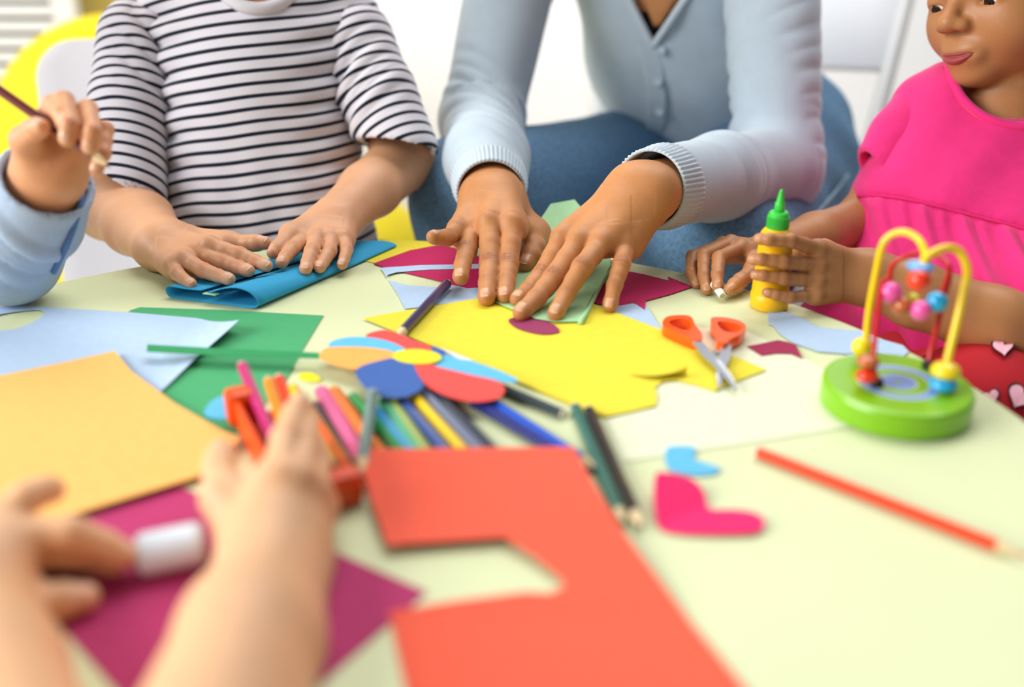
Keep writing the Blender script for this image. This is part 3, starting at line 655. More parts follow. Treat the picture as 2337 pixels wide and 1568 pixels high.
# ------------------------------------------------------------------ hands
FR = [(.0102, .0090, .0092, .0080, .0078, .0066), (.0104, .0092, .0093, .0082, .0079, .0068), (.0098, .0087, .0088, .0077, .0074, .0064), (.0088, .0076, .0077, .0068, .0066, .0057)]
class Hand:
    """fingers: index..little lists [MCP, PIP, DIP, TIP]; thumb [CMC, MCP, IP, TIP]; wrist point; arm: further points/radii to the elbow and beyond"""
    def __init__(h, fingers, thumb, wrist, dorsal, arm_pts, arm_rs, sc=1.0, fat=1.0, kweb=.005, wrist_w=.013, palm=1.0, frs=None):
        h.fingers = fingers; h.thumb = thumb; h.sc = sc
        R = [[x*sc*fat for x in fr] for fr in (frs or FR)]; h.R = R
        mi, mp = fingers[0][0], fingers[-1][0]; across = nrm(mi-mp); fwd = nrm((mi+mp)/2-wrist)
        n = nrm(np.cross(across, fwd)); dorsal = nrm(dorsal)
        if n@dorsal < 0: n = -n
        h.n = n; h.across = across
        pal = []
        nf = len(fingers)
        for i, fg in enumerate(fingers):
            u = 1-2*i/(nf-1); w = wrist+across*u*wrist_w*sc
            pal.append(rc(w, fg[0]-n*.001*sc, .0125*sc*fat*palm, .0108*sc*fat*palm)); pal.append(rc(w-n*.006*sc, fg[0]-n*.0075*sc-fwd*.006*sc, .0125*sc*fat*palm, .0100*sc*fat*palm))
        if thumb is not None:
            pal.append(rc(wrist+across*wrist_w*.7*sc, thumb[1], .0130*sc*fat, .0112*sc*fat)); pal.append(rc(thumb[0], thumb[1], .0125*sc*fat, .0112*sc*fat))
            pal.append(rc(thumb[1]-n*.002*sc, fingers[0][0]-n*.006*sc-fwd*.014*sc, .0070*sc*fat, .0075*sc*fat))
        kn = [ell(fg[0]+n*.0050*sc, (.0062*sc*fat,)*3) for fg in fingers]
        palm_s = su(.010*sc, *pal); palm_s = su(.006*sc, palm_s, *kn)
        # forearm as twin chains for an oval section
        if arm_pts is not None:
            pts = [wrist]+list(arm_pts); w0 = wrist_w*sc
            tw = []
            for sgn in (1, -1):
                off_ = [across*sgn*w0*.62, across*sgn*w0*.75] + [across*sgn*w0*.4]*(len(pts)-2)
                tw.append(limb([p+o for p, o in zip(pts, off_)], arm_rs, .01))
            palm_s = su(.021*sc, palm_s, su(.02*sc, *tw))
        h.lat = []
        fs = []
        for i, fg in enumerate(fingers):
            r = R[i]; m, p, d, t = fg
            f = su(.0025*sc, rc(m, (m+p)/2, r[0], r[1]), rc((m+p)/2, p, r[1], r[2]), rc(p, (p+d)/2, r[2], r[3]), rc((p+d)/2, d, r[3], r[4]), rc(d, t, r[4], r[5]), ell(t-nrm(t-d)*r[5]*.5, (r[5]*1.06,)*3))
            fs.append(f)
        ths = None
        if thumb is not None:
            c, m, ip, t = thumb; k = sc*fat
            ths = su(.003*sc, rc(m, (m+ip)/2, .0108*k, .0095*k), rc((m+ip)/2, ip, .0095*k, .0100*k), rc(ip, (ip+t)/2, .0098*k, .0096*k), rc((ip+t)/2, t, .0096*k, .0074*k))
        def f(P):
            dp = palm_s(P); d = dp; pl = P.min(0); ph = P.max(0)
            for g, kk in gl:
                gap = np.linalg.norm(np.maximum(0, np.maximum(g.lo-ph, pl-g.hi)))
                if gap > d.max()+2*kk+.004: continue
                d = smin(d, smin(dp, g(P), kk), .0012*sc)
            return d
        gl = [(g, kweb*sc) for g in fs]+([(ths, .010*sc)] if ths is not None else [])
        allp = [palm_s]+fs+([ths] if ths is not None else [])
        h.s = S(f, np.min([x.lo for x in allp], 0), np.max([x.hi for x in allp], 0))
    def dors(h, lat, bone):
        d = nrm(np.cross(lat, bone)); return d
    def nails(h, parent, m, size=1.0, thumb_dorsal=None, skip=(), dirs=None):
        items = [(i, fg, h.R[i][5]) for i, fg in enumerate(h.fingers) if i not in skip]
        if h.thumb is not None and 'thumb' not in skip: items.append(('thumb', h.thumb, .0080*h.sc))
        for i, fg, r in items:
            d, t = fg[2], fg[3]; bone = nrm(t-d)
            if dirs and i in dirs: dz = np.asarray(dirs[i], float)
            elif i == 'thumb': dz = h.n if thumb_dorsal is None else np.asarray(thumb_dorsal, float)
            else:
                sg = 1 if np.cross(h.across, nrm(fg[0]-(h.fingers[0][0]+h.fingers[-1][0])/2+bone))@h.n > 0 else -1
                b0 = nrm(fg[1]-fg[0]); sg = 1 if np.cross(h.across, b0)@h.n > 0 else -1
                dz = np.cross(h.across, bone)*sg
            dz = nrm(dz-bone*(dz@bone)); lt = np.cross(bone, dz)
            nu, nv = 9, 9; W_ = r*.86*size; V = []
            for a in range(nv):
                v = a/(nv-1)*2-1                       # -1 root .. 1 free edge
                hw = W_*(1-.55*max(0, -v-.35)**1.5-.42*max(0, v-.45)**1.6)
                for b in range(nu):
                    u = b/(nu-1)*2-1
                    V.append(t + bone*(r*(-.10+.80*v*size) - (.16*r*(u*u) if v < 0 else .30*r*u*u*v)) + lt*hw*u + dz*r*1.0)
            V = np.array(V)
            for _ in range(12):
                V = V - np.clip(h.s(V)-.00008*h.sc, -.002, .002)[:, None]*dz*.8
            uu = np.tile(np.linspace(-1, 1, nu), nv); vv = np.repeat(np.linspace(-1, 1, nv), nu)
            V = V - dz*(h.sc*.00045*np.maximum(np.abs(uu)**5, np.clip(-vv, 0, 1)**6))[:, None]
            Fc = [[a*nu+b, a*nu+b+1, (a+1)*nu+b+1, (a+1)*nu+b] for a in range(nv-1) for b in range(nu-1)]
            top = V; bot = V-dz*.0012*h.sc; n = len(V); Fb = [[k+n for k in f[::-1]] for f in Fc]
            rim = [b for b in range(nu)]+[a*nu+nu-1 for a in range(1, nv)]+[(nv-1)*nu+b for b in range(nu-2, -1, -1)]+[a*nu for a in range(nv-2, 0, -1)]
            side = [[rim[k], rim[(k+1) % len(rim)], rim[(k+1) % len(rim)]+n, rim[k]+n] for k in range(len(rim))]
            # orientation
            if np.cross(V[1]-V[0], V[nu]-V[0])@dz < 0: Fc = [f[::-1] for f in Fc]; Fb = [f[::-1] for f in Fb]
            obj('fingernail', np.concatenate([top, bot]), Fc+Fb+side, m, parent, smooth=True)
    def mesh(h, res, crease=1.0):
        V, Q = mesh_sdf(h.s, res, 2); g = vnorm(V, Q)
        tint = np.zeros(len(V)); disp = np.zeros(len(V)); k = h.sc
        for i, fg in enumerate(h.fingers):
            b0 = nrm(fg[1]-fg[0]); sg = 1 if np.cross(h.across, b0)@h.n > 0 else -1
            for j, lines, dep in ((1, (-.0030, -.0012, .0008, .0026), 1.0), (2, (-.0012, .0008), .6)):
                ax_ = nrm(nrm(fg[j]-fg[j-1])+nrm(fg[j+1]-fg[j])); dz = nrm(np.cross(h.across, ax_)*sg)
                q = V-fg[j]; rr = h.R[i][2 if j == 1 else 4]; near = np.linalg.norm(q, axis=1) < rr*1.75
                u = q[near]@ax_; la = q[near]@np.cross(ax_, dz); up_ = np.clip((q[near]@dz)/rr, 0, 1)
                w = np.clip(up_*1.6-.25, 0, 1)*np.clip(1.25-np.abs(la)/rr, 0, 1)
                dd = np.zeros(near.sum())
                for n_, l in enumerate(lines):
                    dd += np.exp(-((u-l*k*1.05-(1 if l > 0 else -1)*(-.12)*la*la/rr+.0002*np.sin(la*2200+n_*2+i))/(.00042*max(k, .8)))**2)
                disp[near] -= crease*.00048*k*dep*dd*w; tint[near] = np.maximum(tint[near], w*np.clip(.75*dd*dep, 0, 1)*crease)
                tint[near] = np.maximum(tint[near], .38*dep*w*np.exp(-(u/(.006*k))**2))
            tpn = np.exp(-(np.linalg.norm(V-fg[3], axis=1)/(.007*k))**2); tint = np.maximum(tint, .3*tpn)
            q = np.linalg.norm(V-fg[0]-h.n*.006*k, axis=1); tint = np.maximum(tint, .25*np.exp(-(q/(.009*k))**2))
        return V+g*disp[:, None], Q, tint
def joinm(parts):
    """parts: (V, Q, tint) -> one mesh"""
    n = 0; Vs = []; Qs = []; ts = []
    for V, Q, t in parts:
        Vs.append(V); Qs.append(np.asarray(Q)+n); ts.append(t if t is not None else np.zeros(len(V))); n += len(V)
    return np.concatenate(Vs), np.concatenate(Qs), np.concatenate(ts)
def chain(tip, z, js, D=None):
    p = [PZ(tip[0], tip[1], z) if D is None else PD(tip[0], tip[1], D)]
    for (x, y, L, s_) in js: p.append(PL(x, y, p[-1], L, s_))
    return p[::-1]            # MCP, PIP, DIP, TIP
# ------------------------------------------------------------------ teacher
m_skA = mat('skin_teacher', '#c08453', .48, bump=.10, bscale=700, var=.05, vscale=60, spec=.35, sss=.12, tint='#8f5230')
m_nailA = mat('nail_teacher', '#d8a480', .36, spec=.4)
m_cardi = mat('cardigan_blue', '#b6c6d2', .85, bump=.25, bscale=1600, var=.03, vscale=60, spec=.2, sheen=.3)
m_rib = mat('cardigan_rib', '#c0ced8', .85, bump=.25, bscale=1600, spec=.2, sheen=.3)
def jeans_mat(name, c):
    m = mat(name, c, .85, bump=.35, bscale=1800, var=.26, vscale=260, spec=.2); return m
m_jean = jeans_mat('denim', '#6286a6')
# right hand (left in the picture)
RH = [chain((1152, 677), .0075, [(1155, 645, .021, 1), (1160, 602, .024, 1), (1170, 514, .041, 1)]),
      chain((1110, 681), .0075, [(1113, 646, .022, 1), (1118, 602, .026, 1), (1118, 512, .044, 1)]),
      chain((1051, 634), .0160, [(1056, 604, .021, 1), (1066, 572, .022, 1), (1082, 526, .034, 1)]),
      None]
mp = PZ(1046, 527, .034); pp = PL(1021, 542, mp, .024, -1); dp_ = PL(1002, 543, pp, .016, -1); tp_ = PL(988, 541, dp_, .014, -1); RH[3] = [mp, pp, dp_, tp_]
RW = PL(1122, 452, RH[1][0], .072, 1)
RTh = chain((1198, 604), .0095, [(1221, 566, .029, 1), (1222, 533, .030, 1), (1178, 490, .040, 1)])
RE = PD(1098, 275, 1.13); RS = PD(1195, -170, 1.20)
hr = Hand(RH, RTh, RW, UP-.3*FW, [RW+(RE-RW)*.40], [.0185, .024], 1.0, .96, kweb=.004)
# left hand (right in the picture)
LH = [chain((1181, 684), .0070, [(1203, 666, .021, 1), (1238, 628, .024, 1), (1284, 545, .040, 1)]),
      chain((1189, 714), .0075, [(1224, 681, .022, 1), (1264, 634, .027, 1), (1322, 552, .044, 1)]),
      chain((1268, 716), .0075, [(1292, 672, .023, 1), (1329, 609, .027, 1), (1374, 556, .038, 1)]),
      chain((1392, 698), .0065, [(1403, 650, .019, 1), (1418, 604, .020, 1), (1428, 563, .030, 1)])]
LW = PL(1466, 434, LH[1][0], .076, 1)
LTh = [LW+(LH[0][0]-LW)*.35-A(.012, 0, .012), PZ(1300, 545, .030), PZ(1300, 575, .016), PZ(1306, 600, .010)]
LE = PD(1775, 385, 1.10); LS = PD(1755, -185, 1.13)
hl = Hand(LH, LTh, LW, UP-.3*FW, [LW+(LE-LW)*.36], [.019, .024], 1.0, .96, kweb=.004)
class Head:
    """child or adult head; c centre, f facing, u up"""
    def __init__(h, c, f, u, sc=1.0):
        f = nrm(f); u = nrm(np.asarray(u)-f*(np.asarray(u)@f)); r = np.cross(f, u)      # r: image-right of a face that looks at us is its left
        h.R = np.stack([-r, f, u]) if False else np.stack([np.cross(f, u), f, u]); h.c = c; h.sc = sc
        E = lambda p, q: ell(h.P(*p), np.array(q)*sc, h.R)
        C = lambda a, b, ra, rb: rc(h.P(*a), h.P(*b), ra*sc, rb*sc)
        base = su(.022*sc, E((0, -.012, .022), (.071, .086, .084)), E((0, .012, -.030), (.054, .060, .058)))
        base = su(.016*sc, base, E((.031, .036, -.027), (.028, .028, .029)), E((-.031, .036, -.027), (.028, .028, .029)), E((0, .054, -.0695), (.020, .018, .0155)), E((0, .060, .030), (.05, .022, .03)))
        base = sub(base, E((.031, .081, -.002), (.017, .013, .011)), .012*sc); base = sub(base, E((-.031, .081, -.002), (.017, .013, .011)), .012*sc)
        base = su(.010*sc, base, E((0, .067, -.050), (.022, .0125, .014)))
        nose = su(.006*sc, C((0, .070, .004), (0, .083, -.019), .0055, .0080), E((0, .0855, -.0215), (.0085, .0075, .0072)), E((.0105, .0775, -.0245), (.0066, .0080, .0062)), E((-.0105, .0775, -.0245), (.0066, .0080, .0062)))
        base = su(.006*sc, base, nose)
        base = sub(base, E((.0062, .0800, -.0300), (.0036, .0042, .0030)), .002*sc); base = sub(base, E((-.0062, .0800, -.0300), (.0036, .0042, .0030)), .002*sc)
        lid = [E((s*.030, .0555, -.0010), (.0152, .0142, .0122)) for s in (1, -1)]
        base = su(.004*sc, base, *lid)
        for s in (1, -1): base = sub(base, E((s*.030, .0690, -.0070), (.0118, .0062, .0034)), .001*sc)
        def ysurf(x, z):
            ys = np.linspace(.10, .03, 281); d = base(np.array([h.P(x, y, z) for y in ys])); return ys[int(np.argmax(d < 0))]
        zm = lambda x: -.0525 + 5.5*x*x
        line = [h.P(x, ysurf(x, zm(x)), zm(x)) for x in np.linspace(-.0205, .0205, 9)]
        skin0 = base
        base = sub(base, limb(line, [.0008*sc]+[.0015*sc]*7+[.0008*sc], .001), .0035*sc)
        def lipf(P):
            q = (P-h.c)@h.R.T/sc; x, y, z = q.T; m_ = -.0525+5.5*x*x
            hu = np.maximum(.0042*(1-(x/.0195)**2)*(1-.22*np.exp(-(x/.0035)**2)), 0); hl = np.maximum(.0082*(1-(np.abs(x)/.0190)**2.2), 0)
            t = z-m_; up_ = np.where(t > 0, t/np.maximum(hu, 1e-4), -t/np.maximum(hl, 1e-4))
            bul = np.where(t > 0, .0016, .0032)*np.clip(1-(2*up_-1)**2, 0, 1)*np.clip(np.where(t > 0, hu/.0042, hl/.0082), 0, 1) + .0004
            e = np.maximum(t-hu, -t-hl); bul = bul-.0016*np.exp(-(t/.0013)**2)
            return np.maximum(np.maximum(skin0(P)-bul*sc, e*sc), (.045-y)*sc)
        h.lips = S(lipf, h.P(0, .075, -.05)-.034*sc, h.P(0, .075, -.05)+.034*sc)
        ears = [su(.006*sc, E((s*.072, -.012, -.006), (.008, .016, .027)), E((s*.070, -.006, -.026), (.006, .009, .010))) for s in (1, -1)]
        h.s = su(.006*sc, base, *ears)
        hair = su(.02*sc, E((0, -.020, .034), (.080, .092, .088)), E((0, -.045, -.02), (.074, .06, .07)))
        h.hair = sub(sub(hair, E((0, .088, -.012), (.070, .07, .075)), .01*sc), E((0, .03, -.075), (.09, .07, .06)), .01*sc)
    def P(h, x, y, z): return h.c + (h.R.T@np.array([x, y, z]))*h.sc
    def parts(h, parent, lipc, hairc, res=.006, hres=.007):
        V, Q = mesh_sdf(h.lips, .0009*h.sc, 0); V = relax(V, Q, 3); obj('lips', V, Q, mat('lips_'+lipc.strip('#'), lipc, .38, bump=.1, bscale=1500, spec=.4), parent, smooth=True)
        for s in (1, -1):
            e = h.P(s*.030, .0550, -.0035); f = h.R[1]
            ey = obj('eye', *lathe([(.0122*h.sc*math.sin(a), -.0122*h.sc*math.cos(a)) for a in np.linspace(.05, 3.09, 14)], e, f, n=20), mat('eye_white', '#efeae2', .15), parent, smooth=True)
            g = nrm(f-.5*h.R[2]); obj('iris', *lathe([(.0056*h.sc, 0), (.0050*h.sc, .0009*h.sc), (.0004, .0013*h.sc)], e+g*.0116*h.sc, g, n=20), mat('iris_brown', '#20120b', .1), ey, smooth=True)
        V, Q = cloth_mesh(h.hair, hres, lambda V, g: .0025*wn(V*A(1, 1, .2), 170, 3)); obj('hair', V, Q, mat('hair_'+hairc.strip('#'), hairc, .5), parent, smooth=True)
def cloth_mesh(s, res, disp=None, proj_=1):
    V, Q = mesh_sdf(s, res, proj_)
    V = relax(V, Q, 2)
    if disp is not None:
        g = vnorm(V, Q); V = relax(V+g*disp(V, g)[:, None], Q, 1, .35)
    return V, Q
# trunk, neck, head (skin)
PEL = PD(1640, 310, 1.42); CH = PD(1545, -60, 1.25); NK = PD(1500, -260, 1.17); HD = NK + A(-.01, -.07, .13)
SHc = (RS+LS)/2
skin = su(.03, limb([RW+(RE-RW)*.35, RE, RS], [.022, .03, .04]), limb([LW+(LE-LW)*.35, LE, LS], [.022, .03, .04]), rc(PEL+A(0, 0, .06), CH, .10, .115), rc(RS, LS, .045, .045), rc(SHc+A(0, 0, .02), NK+A(0, -.02, .04), .058, .052), rc(NK, HD, .05, .05))
hdA = Head(HD, (-.1, -.8, -.6), (0, -.5, .9), 1.22)
skin = su(.012, skin, hdA.s)
def pieces_skin(body_s, hands, res_b, res_h, crease=1.0):
    P = []
    V, Q = mesh_sdf(body_s, res_b, 1); P.append((V, Q, None))
    for h in hands: P.append(h.mesh(res_h, crease))
    return joinm(P)
def person(name, body_s, hands, ms, label, res_b=.006, res_h=.0012, crease=1.0):
    V, Q, t = pieces_skin(body_s, hands, res_b, res_h, crease)
    o = obj(name, V, Q, ms, None, label, 'person', smooth=True, attrs={'tint': t})
    return o
adult = person('person', skin, [hr, hl], m_skA, 'adult in pale blue cardigan and jeans pressing green paper flat', .006, .0010, 1.3)
hr.nails(adult, m_nailA, thumb_dorsal=-FW*.8+RT*-.2+UP*.4, dirs={3: UP*.6+RT*.2-FW*.3}); hl.nails(adult, m_nailA, skip=('thumb',))

def sleeve_folds(pts, elbow_s, amp, freq=260, inner=None, seed=1, spread=.07, base=.25, tilt=None):
    """bunched cloth: rounded bulges with sharp valleys, slanting across the sleeve, mostly near the bend"""
    def d(V, g):
        s_, rad, _ = along(V, pts); w = np.exp(-((s_-elbow_s)/spread)**2)
        sg = np.where((g*rad).sum(1) > -.2, 1.0, -1.0)
        q = s_ + (0 if tilt is None else .55*(V@nrm(tilt)))
        ph = wn(V, 30, seed)*4.0
        f = np.abs(np.sin(.5*(q*freq+ph)))**.6 - .75
        f2 = np.abs(np.sin(.5*(q*freq*.53+ph*1.3+1.)))**.6 - .75
        patch = np.clip(wn(V, 26, seed+2)*2.6+.55, 0, 1.3)
        a = amp*(base+w)*patch
        if inner is not None: a = a*np.clip(.6+.6*(rad@inner), .1, 1.2)
        a = a*np.clip((sum(np.linalg.norm(np.asarray(pts[k+1])-pts[k]) for k in range(len(pts)-1))-.012-s_)/.03, 0, 1)
        return sg*(a*(.8*f+.7*f2) + .0012*wn(V, 55, seed+5))
    return d
# cardigan sleeves
def sleeve(pts, rs, inner_rs, k, cut_p, cut_n, res, disp, hollow=.03):
    outer = limb(pts, rs, k); far = pts[-1]+nrm(pts[-1]-pts[-2])*.03
    inn = limb([pts[-2]+(pts[-1]-pts[-2])*(1-hollow*0-.55), pts[-1], far], [inner_rs, inner_rs, inner_rs], .004)
    s = sub(inter(outer, plane(cut_p, cut_n), .002), inn, .001)
    return cloth_mesh(s, res, disp), s
# right arm
cr_ = RW+(RE-RW)*.14
pr = [RS, RE, RE+(RW-RE)*.55, RW+(RE-RW)*.05]
(Vs, Qs), s_ = sleeve(pr, [.056, .045, .0405, .0345], .0300, .02, cr_, RW-RE, .0028, sleeve_folds(pr, np.linalg.norm(RE-RS), 0.0080, 250, inner=nrm(RT*.8-FW*.6), seed=3, spread=.12, base=.40, tilt=-RT))
obj('cardigan_sleeve', Vs, Qs, m_cardi, adult, smooth=True)
cl_ = LW+(LE-LW)*.13
pl = [LS, LE, LE+(LW-LE)*.5, LW+(LE-LW)*.02]
(Vs, Qs), s_ = sleeve(pl, [.056, .047, .040, .0350], .0300, .02, cl_, LW-LE, .0028, sleeve_folds(pl, np.linalg.norm(LE-LS), .0082, 220, inner=nrm(-RT*.7-FW*.7+UP*.2), seed=8, spread=.11, base=.40, tilt=RT))
obj('cardigan_sleeve', Vs, Qs, m_cardi, adult, smooth=True)
# ribbed cuffs: knitted ribs as real ridges
def cuff(w, e, r0, r1, length, n=54, start=0.0):
    ax = nrm(w-e); x, y, _ = frame(ax); V = []; Fc = []; m = n*4; rows = 9
    c0 = w-ax*(length+start)
    prof = [(0, r0), (.18, r0*1.01), (.5, (r0+r1)/2), (.85, r1*1.0), (1.0, r1*1.0)]
    for layer in (0, 1):
        for i in range(rows):
            t = i/(rows-1); rr = np.interp(t, [p[0] for p in prof], [p[1] for p in prof]) - (.0026 if layer else 0)
            for j in range(m):
                a = 2*math.pi*j/m; rib = .0008*math.cos(a*n) if not layer else 0
                V.append(c0+ax*length*t+(rr+rib)*(math.cos(a)*x+math.sin(a)*y))
    for i in range(rows-1):
        for j in range(m):
            k = (j+1) % m; Fc.append([i*m+j, i*m+k, (i+1)*m+k, (i+1)*m+j]); b = rows*m; Fc.append([b+i*m+k, b+i*m+j, b+(i+1)*m+j, b+(i+1)*m+k])
    for j in range(m):
        k = (j+1) % m; i = rows-1; b = rows*m; Fc.append([i*m+j, i*m+k, b+i*m+k, b+i*m+j]); Fc.append([k, j, b+j, b+k])
    return np.array(V), Fc
obj('ribbed_cuff', *cuff(RW+(RE-RW)*.06, RE, .0365, .0330, .030), m_rib, adult, smooth=True)
obj('ribbed_cuff', *cuff(LW+(LE-LW)*.04, LE, .0375, .0345, .032), m_rib, adult, smooth=True)
# cardigan body
body = su(.05, rc(PEL+A(0, 0, .035), PD(1585, 120, 1.335), .135, .125), rc(PD(1585, 120, 1.335), CH, .125, .125), rc(RS+A(.02, .02, 0), LS+A(-.02, .02, 0), .055, .055),
          ell(PD(1600, 60, 1.27), (.14, .09, .11)))
def bsc(s, c, fx_): return S(lambda P: s(c+(P-c)*fx_)/max(fx_), s.lo, s.hi)
front = PD(1492, 108, 1.20)
vcut = inter(plane(front, np.cross(PD(1436, 0, 1.2)-front, FW)), plane(front, np.cross(FW, PD(1562, 0, 1.2)-front)))
vcut = inter(vcut, plane(PD(1500, 0, 1.27), FW))
hem_cut = plane(PEL+A(0, 0, -.015), (0, .25, -1))
# open triangle at the hem below the last button
f2 = PD(1512, 300, 1.24)
tri = inter(inter(plane(f2, np.cross(PD(1482, 365, 1.24)-f2, FW)*-1), plane(f2, np.cross(FW, PD(1548, 365, 1.24)-f2)*-1)), plane(PD(1500, 300, 1.30), FW))
sb = sub(sub(inter(body, hem_cut, .004), vcut, .003), tri, .003)
def bfold(V, g):
    q = (V-front)@RT; z_ = V[:, 2]
    return .0045*np.sin((V@nrm(A(.8, 0, .9)))*85+2*wn(V, 12, 3))*np.clip(.9-np.abs(q)*3, .2, 1) + .003*wn(V, 30, 4) + .0015*wn(V, 80, 9)
V, Q = cloth_mesh(sb, .005, bfold); cardi = obj('cardigan', V, Q, m_cardi, adult, smooth=True)
V, Q = mesh_sdf(off(inter(body, plane(PEL+A(0, 0, -.03), (0, .25, -1))), -.012), .008, 1)
V = V[:]; obj('undershirt', V, Q, mat('black_top', '#0d0e12', .8), adult, smooth=True)
V, Q = mesh_sdf(off(inter(inter(body, vcut), plane(PD(1500, 84, 1.2), -UP+0*FW)), -.006), .004, 1)
if len(V): obj('chest_skin', V, Q, m_skA, adult, smooth=True)
# placket and buttons laid on the cardigan front
def on_front(px, py, lift=.0):
    n = ray(px, py); lo_, hi_ = .9, 1.45; Ds = np.linspace(lo_, hi_, 400); P = CAM+Ds[:, None]*n; d = body(P); i = np.argmax(d < lift)
    return P[i]
line = [on_front(x, y, .004) for x, y in ((1490, 104), (1502, 140), (1510, 190), (1513, 240), (1508, 290), (1490, 330), (1476, 348))]
pts = spline(line, 8); V = []
for p in pts:
    for u, h in ((-.011, 0), (-.0105, .0022), (.0105, .0022), (.011, 0)): V.append(p+RT*(u-.008)-FW*h)
Fc = [[i*4+j, i*4+(j+1) % 4, (i+1)*4+(j+1) % 4, (i+1)*4+j] for i in range(len(pts)-1) for j in range(4)]
obj('placket', V, Fc, m_rib, adult, smooth=False)
for (x, y) in ((1506, 118), (1498, 190), (1503, 258)):
    p = on_front(x, y, .006)-FW*.0042; obj('button', *lathe([(.0052, 0), (.0055, .001), (.005, .0022), (.0036, .0018), (.0030, .0014)], p, -FW, n=24), mat('button_pearl', '#b9cdd6', .2, coat=.6), adult, smooth=False)
def on_surf(s, px, py, lift=.0, lo_=.7, hi_=1.6):
    n = ray(px, py); Ds = np.linspace(lo_, hi_, 900); P = CAM+Ds[:, None]*n; d = s(P)
    i = int(np.argmax(d < lift)); return P[i if d[i] < lift else int(np.argmin(d))]
# neckline bands
for e in ((1436, 0), (1562, 0)):
    l2 = [on_surf(body, 1490+(e[0]-1490)*t, 106+(e[1]-106)*t, .003, .9, 1.5) for t in (0, .33, .66, 1.0, 1.3)]
    V, Fc = tube(spline(l2, 6), .0045, n=8); obj('neck_band', V, Fc, m_rib, adult, smooth=True)
# hem tie at the side
V, Fc = tube(spline([PD(1862, 185, 1.40), PD(1880, 200, 1.39), PD(1876, 225, 1.39), PD(1864, 235, 1.40)], 8), .0022, n=8); obj('hem_tie', V, Fc, m_rib, adult, smooth=True)
# jeans
HR_, HL_ = PD(1500, 385, 1.42), PD(1755, 385, 1.36)
KR, KL = PD(1100, 462, 1.10), PD(1640, 596, 1.03)
FRt, FLt = A(KR[0]-.02, KR[1]+.06, .06), A(KL[0]+.02, KL[1]+.05, .06)
hip = su(.05, rc(HR_, HL_, .105, .105), rc((HR_+HL_)/2+A(0, .04, 0), PEL+A(0, .02, .03), .115, .11), rc(HL_, PD(1800, 300, 1.38), .09, .085))
jean = su(.035, hip, limb([HR_, KR], [.088, .075], .03), limb([HL_, KL], [.10, .074], .03), limb([KR, FRt], [.072, .062], .02), limb([KL, FLt], [.070, .062], .02))
def jf(V, g):
    return .004*wn(V*A(1, 1, 1), 34, 2)+.0035*np.sin(V@A(60, 40, 55)+3*wn(V, 14, 7))*np.clip(wn(V, 9, 5)+.4, 0, 1)
V, Q = cloth_mesh(jean, .0055, jf); jn = obj('jeans', V, Q, m_jean, adult, smooth=True)
seam = spline([on_surf(jean, x, y, .002) for x, y in ((1935, 400), (1905, 440), (1870, 480), (1835, 525))], 8)
obj('outer_seam', *tube(seam, .0022, n=6), mat('seam_denim', '#8aa5b8', .8), jn, smooth=True)
pk = spline([on_surf(jean, x, y, .002) for x, y in ((1815, 300), (1845, 296), (1875, 290))], 6); obj('pocket_edge', *tube(pk, .003, n=6), mat('seam_denim', '#8aa5b8', .8), jn, smooth=True)
# shoes
for K in (FRt, FLt):
    V, Q = mesh_sdf(su(.02, ell(A(K[0], K[1]-.05, .04), (.045, .115, .035)), ell(A(K[0], K[1]+.01, .06), (.04, .05, .05))), .008, 1); V[:, 2] = np.maximum(V[:, 2], .004); obj('shoe', V, Q, mat('shoe_white', '#e8e6e2', .5), adult, smooth=True)
hdA.parts(adult, '#a8564d', '#1d1512', hres=.008)
# ------------------------------------------------------------------ boy in the striped shirt
m_skB = mat('skin_boy', '#d9a27a', .45, bump=.08, bscale=800, var=.04, vscale=50, spec=.38, sss=.14, tint='#c9714f')
m_nailB = mat('nail_boy', '#e2b193', .36, spec=.4)
def stripe_mat(name, base, dark, pitch, width):
    m = bpy.data.materials.new(name); m.use_nodes = True; nt = m.node_tree; N = nt.nodes; L = nt.links; b = N['Principled BSDF']
    b.inputs['Roughness'].default_value = .85; b.inputs['Specular IOR Level'].default_value = .2; b.inputs['Sheen Weight'].default_value = .2
    at = N.new('ShaderNodeAttribute'); at.attribute_name = 'stripe'
    d = N.new('ShaderNodeMath'); d.operation = 'DIVIDE'; d.inputs[1].default_value = pitch; L.new(at.outputs['Fac'], d.inputs[0])
    f = N.new('ShaderNodeMath'); f.operation = 'FRACT'; L.new(d.outputs[0], f.inputs[0])
    rp = N.new('ShaderNodeValToRGB'); rp.color_ramp.interpolation = 'LINEAR'; L.new(f.outputs[0], rp.inputs[0])
    e = .03; cr = rp.color_ramp; c0 = (*lin(base), 1); c1 = (*lin(dark), 1)
    cr.elements[0].position = 0; cr.elements[0].color = c0; cr.elements[1].position = .5-width/2-e; cr.elements[1].color = c0
    for p, c in ((.5-width/2, c1), (.5+width/2, c1), (.5+width/2+e, c0)):
        q = cr.elements.new(p); q.color = c
    L.new(rp.outputs[0], b.inputs['Base Color'])
    tc = N.new('ShaderNodeTexCoord'); nb = N.new('ShaderNodeTexNoise'); nb.inputs['Scale'].default_value = 1500; L.new(tc.outputs['Object'], nb.inputs['Vector'])
    bp_ = N.new('ShaderNodeBump'); bp_.inputs['Strength'].default_value = .2; bp_.inputs['Distance'].default_value = .001; L.new(nb.outputs['Fac'], bp_.inputs['Height']); L.new(bp_.outputs['Normal'], b.inputs['Normal'])
    return m
m_str = stripe_mat('striped_jersey', '#dedae1', '#0b1626', .0120, .29)
PZH = .0150       # finger height over the folded paper
def cchain(tip, z, a, b, c): return chain(tip, z, [a, b, c])
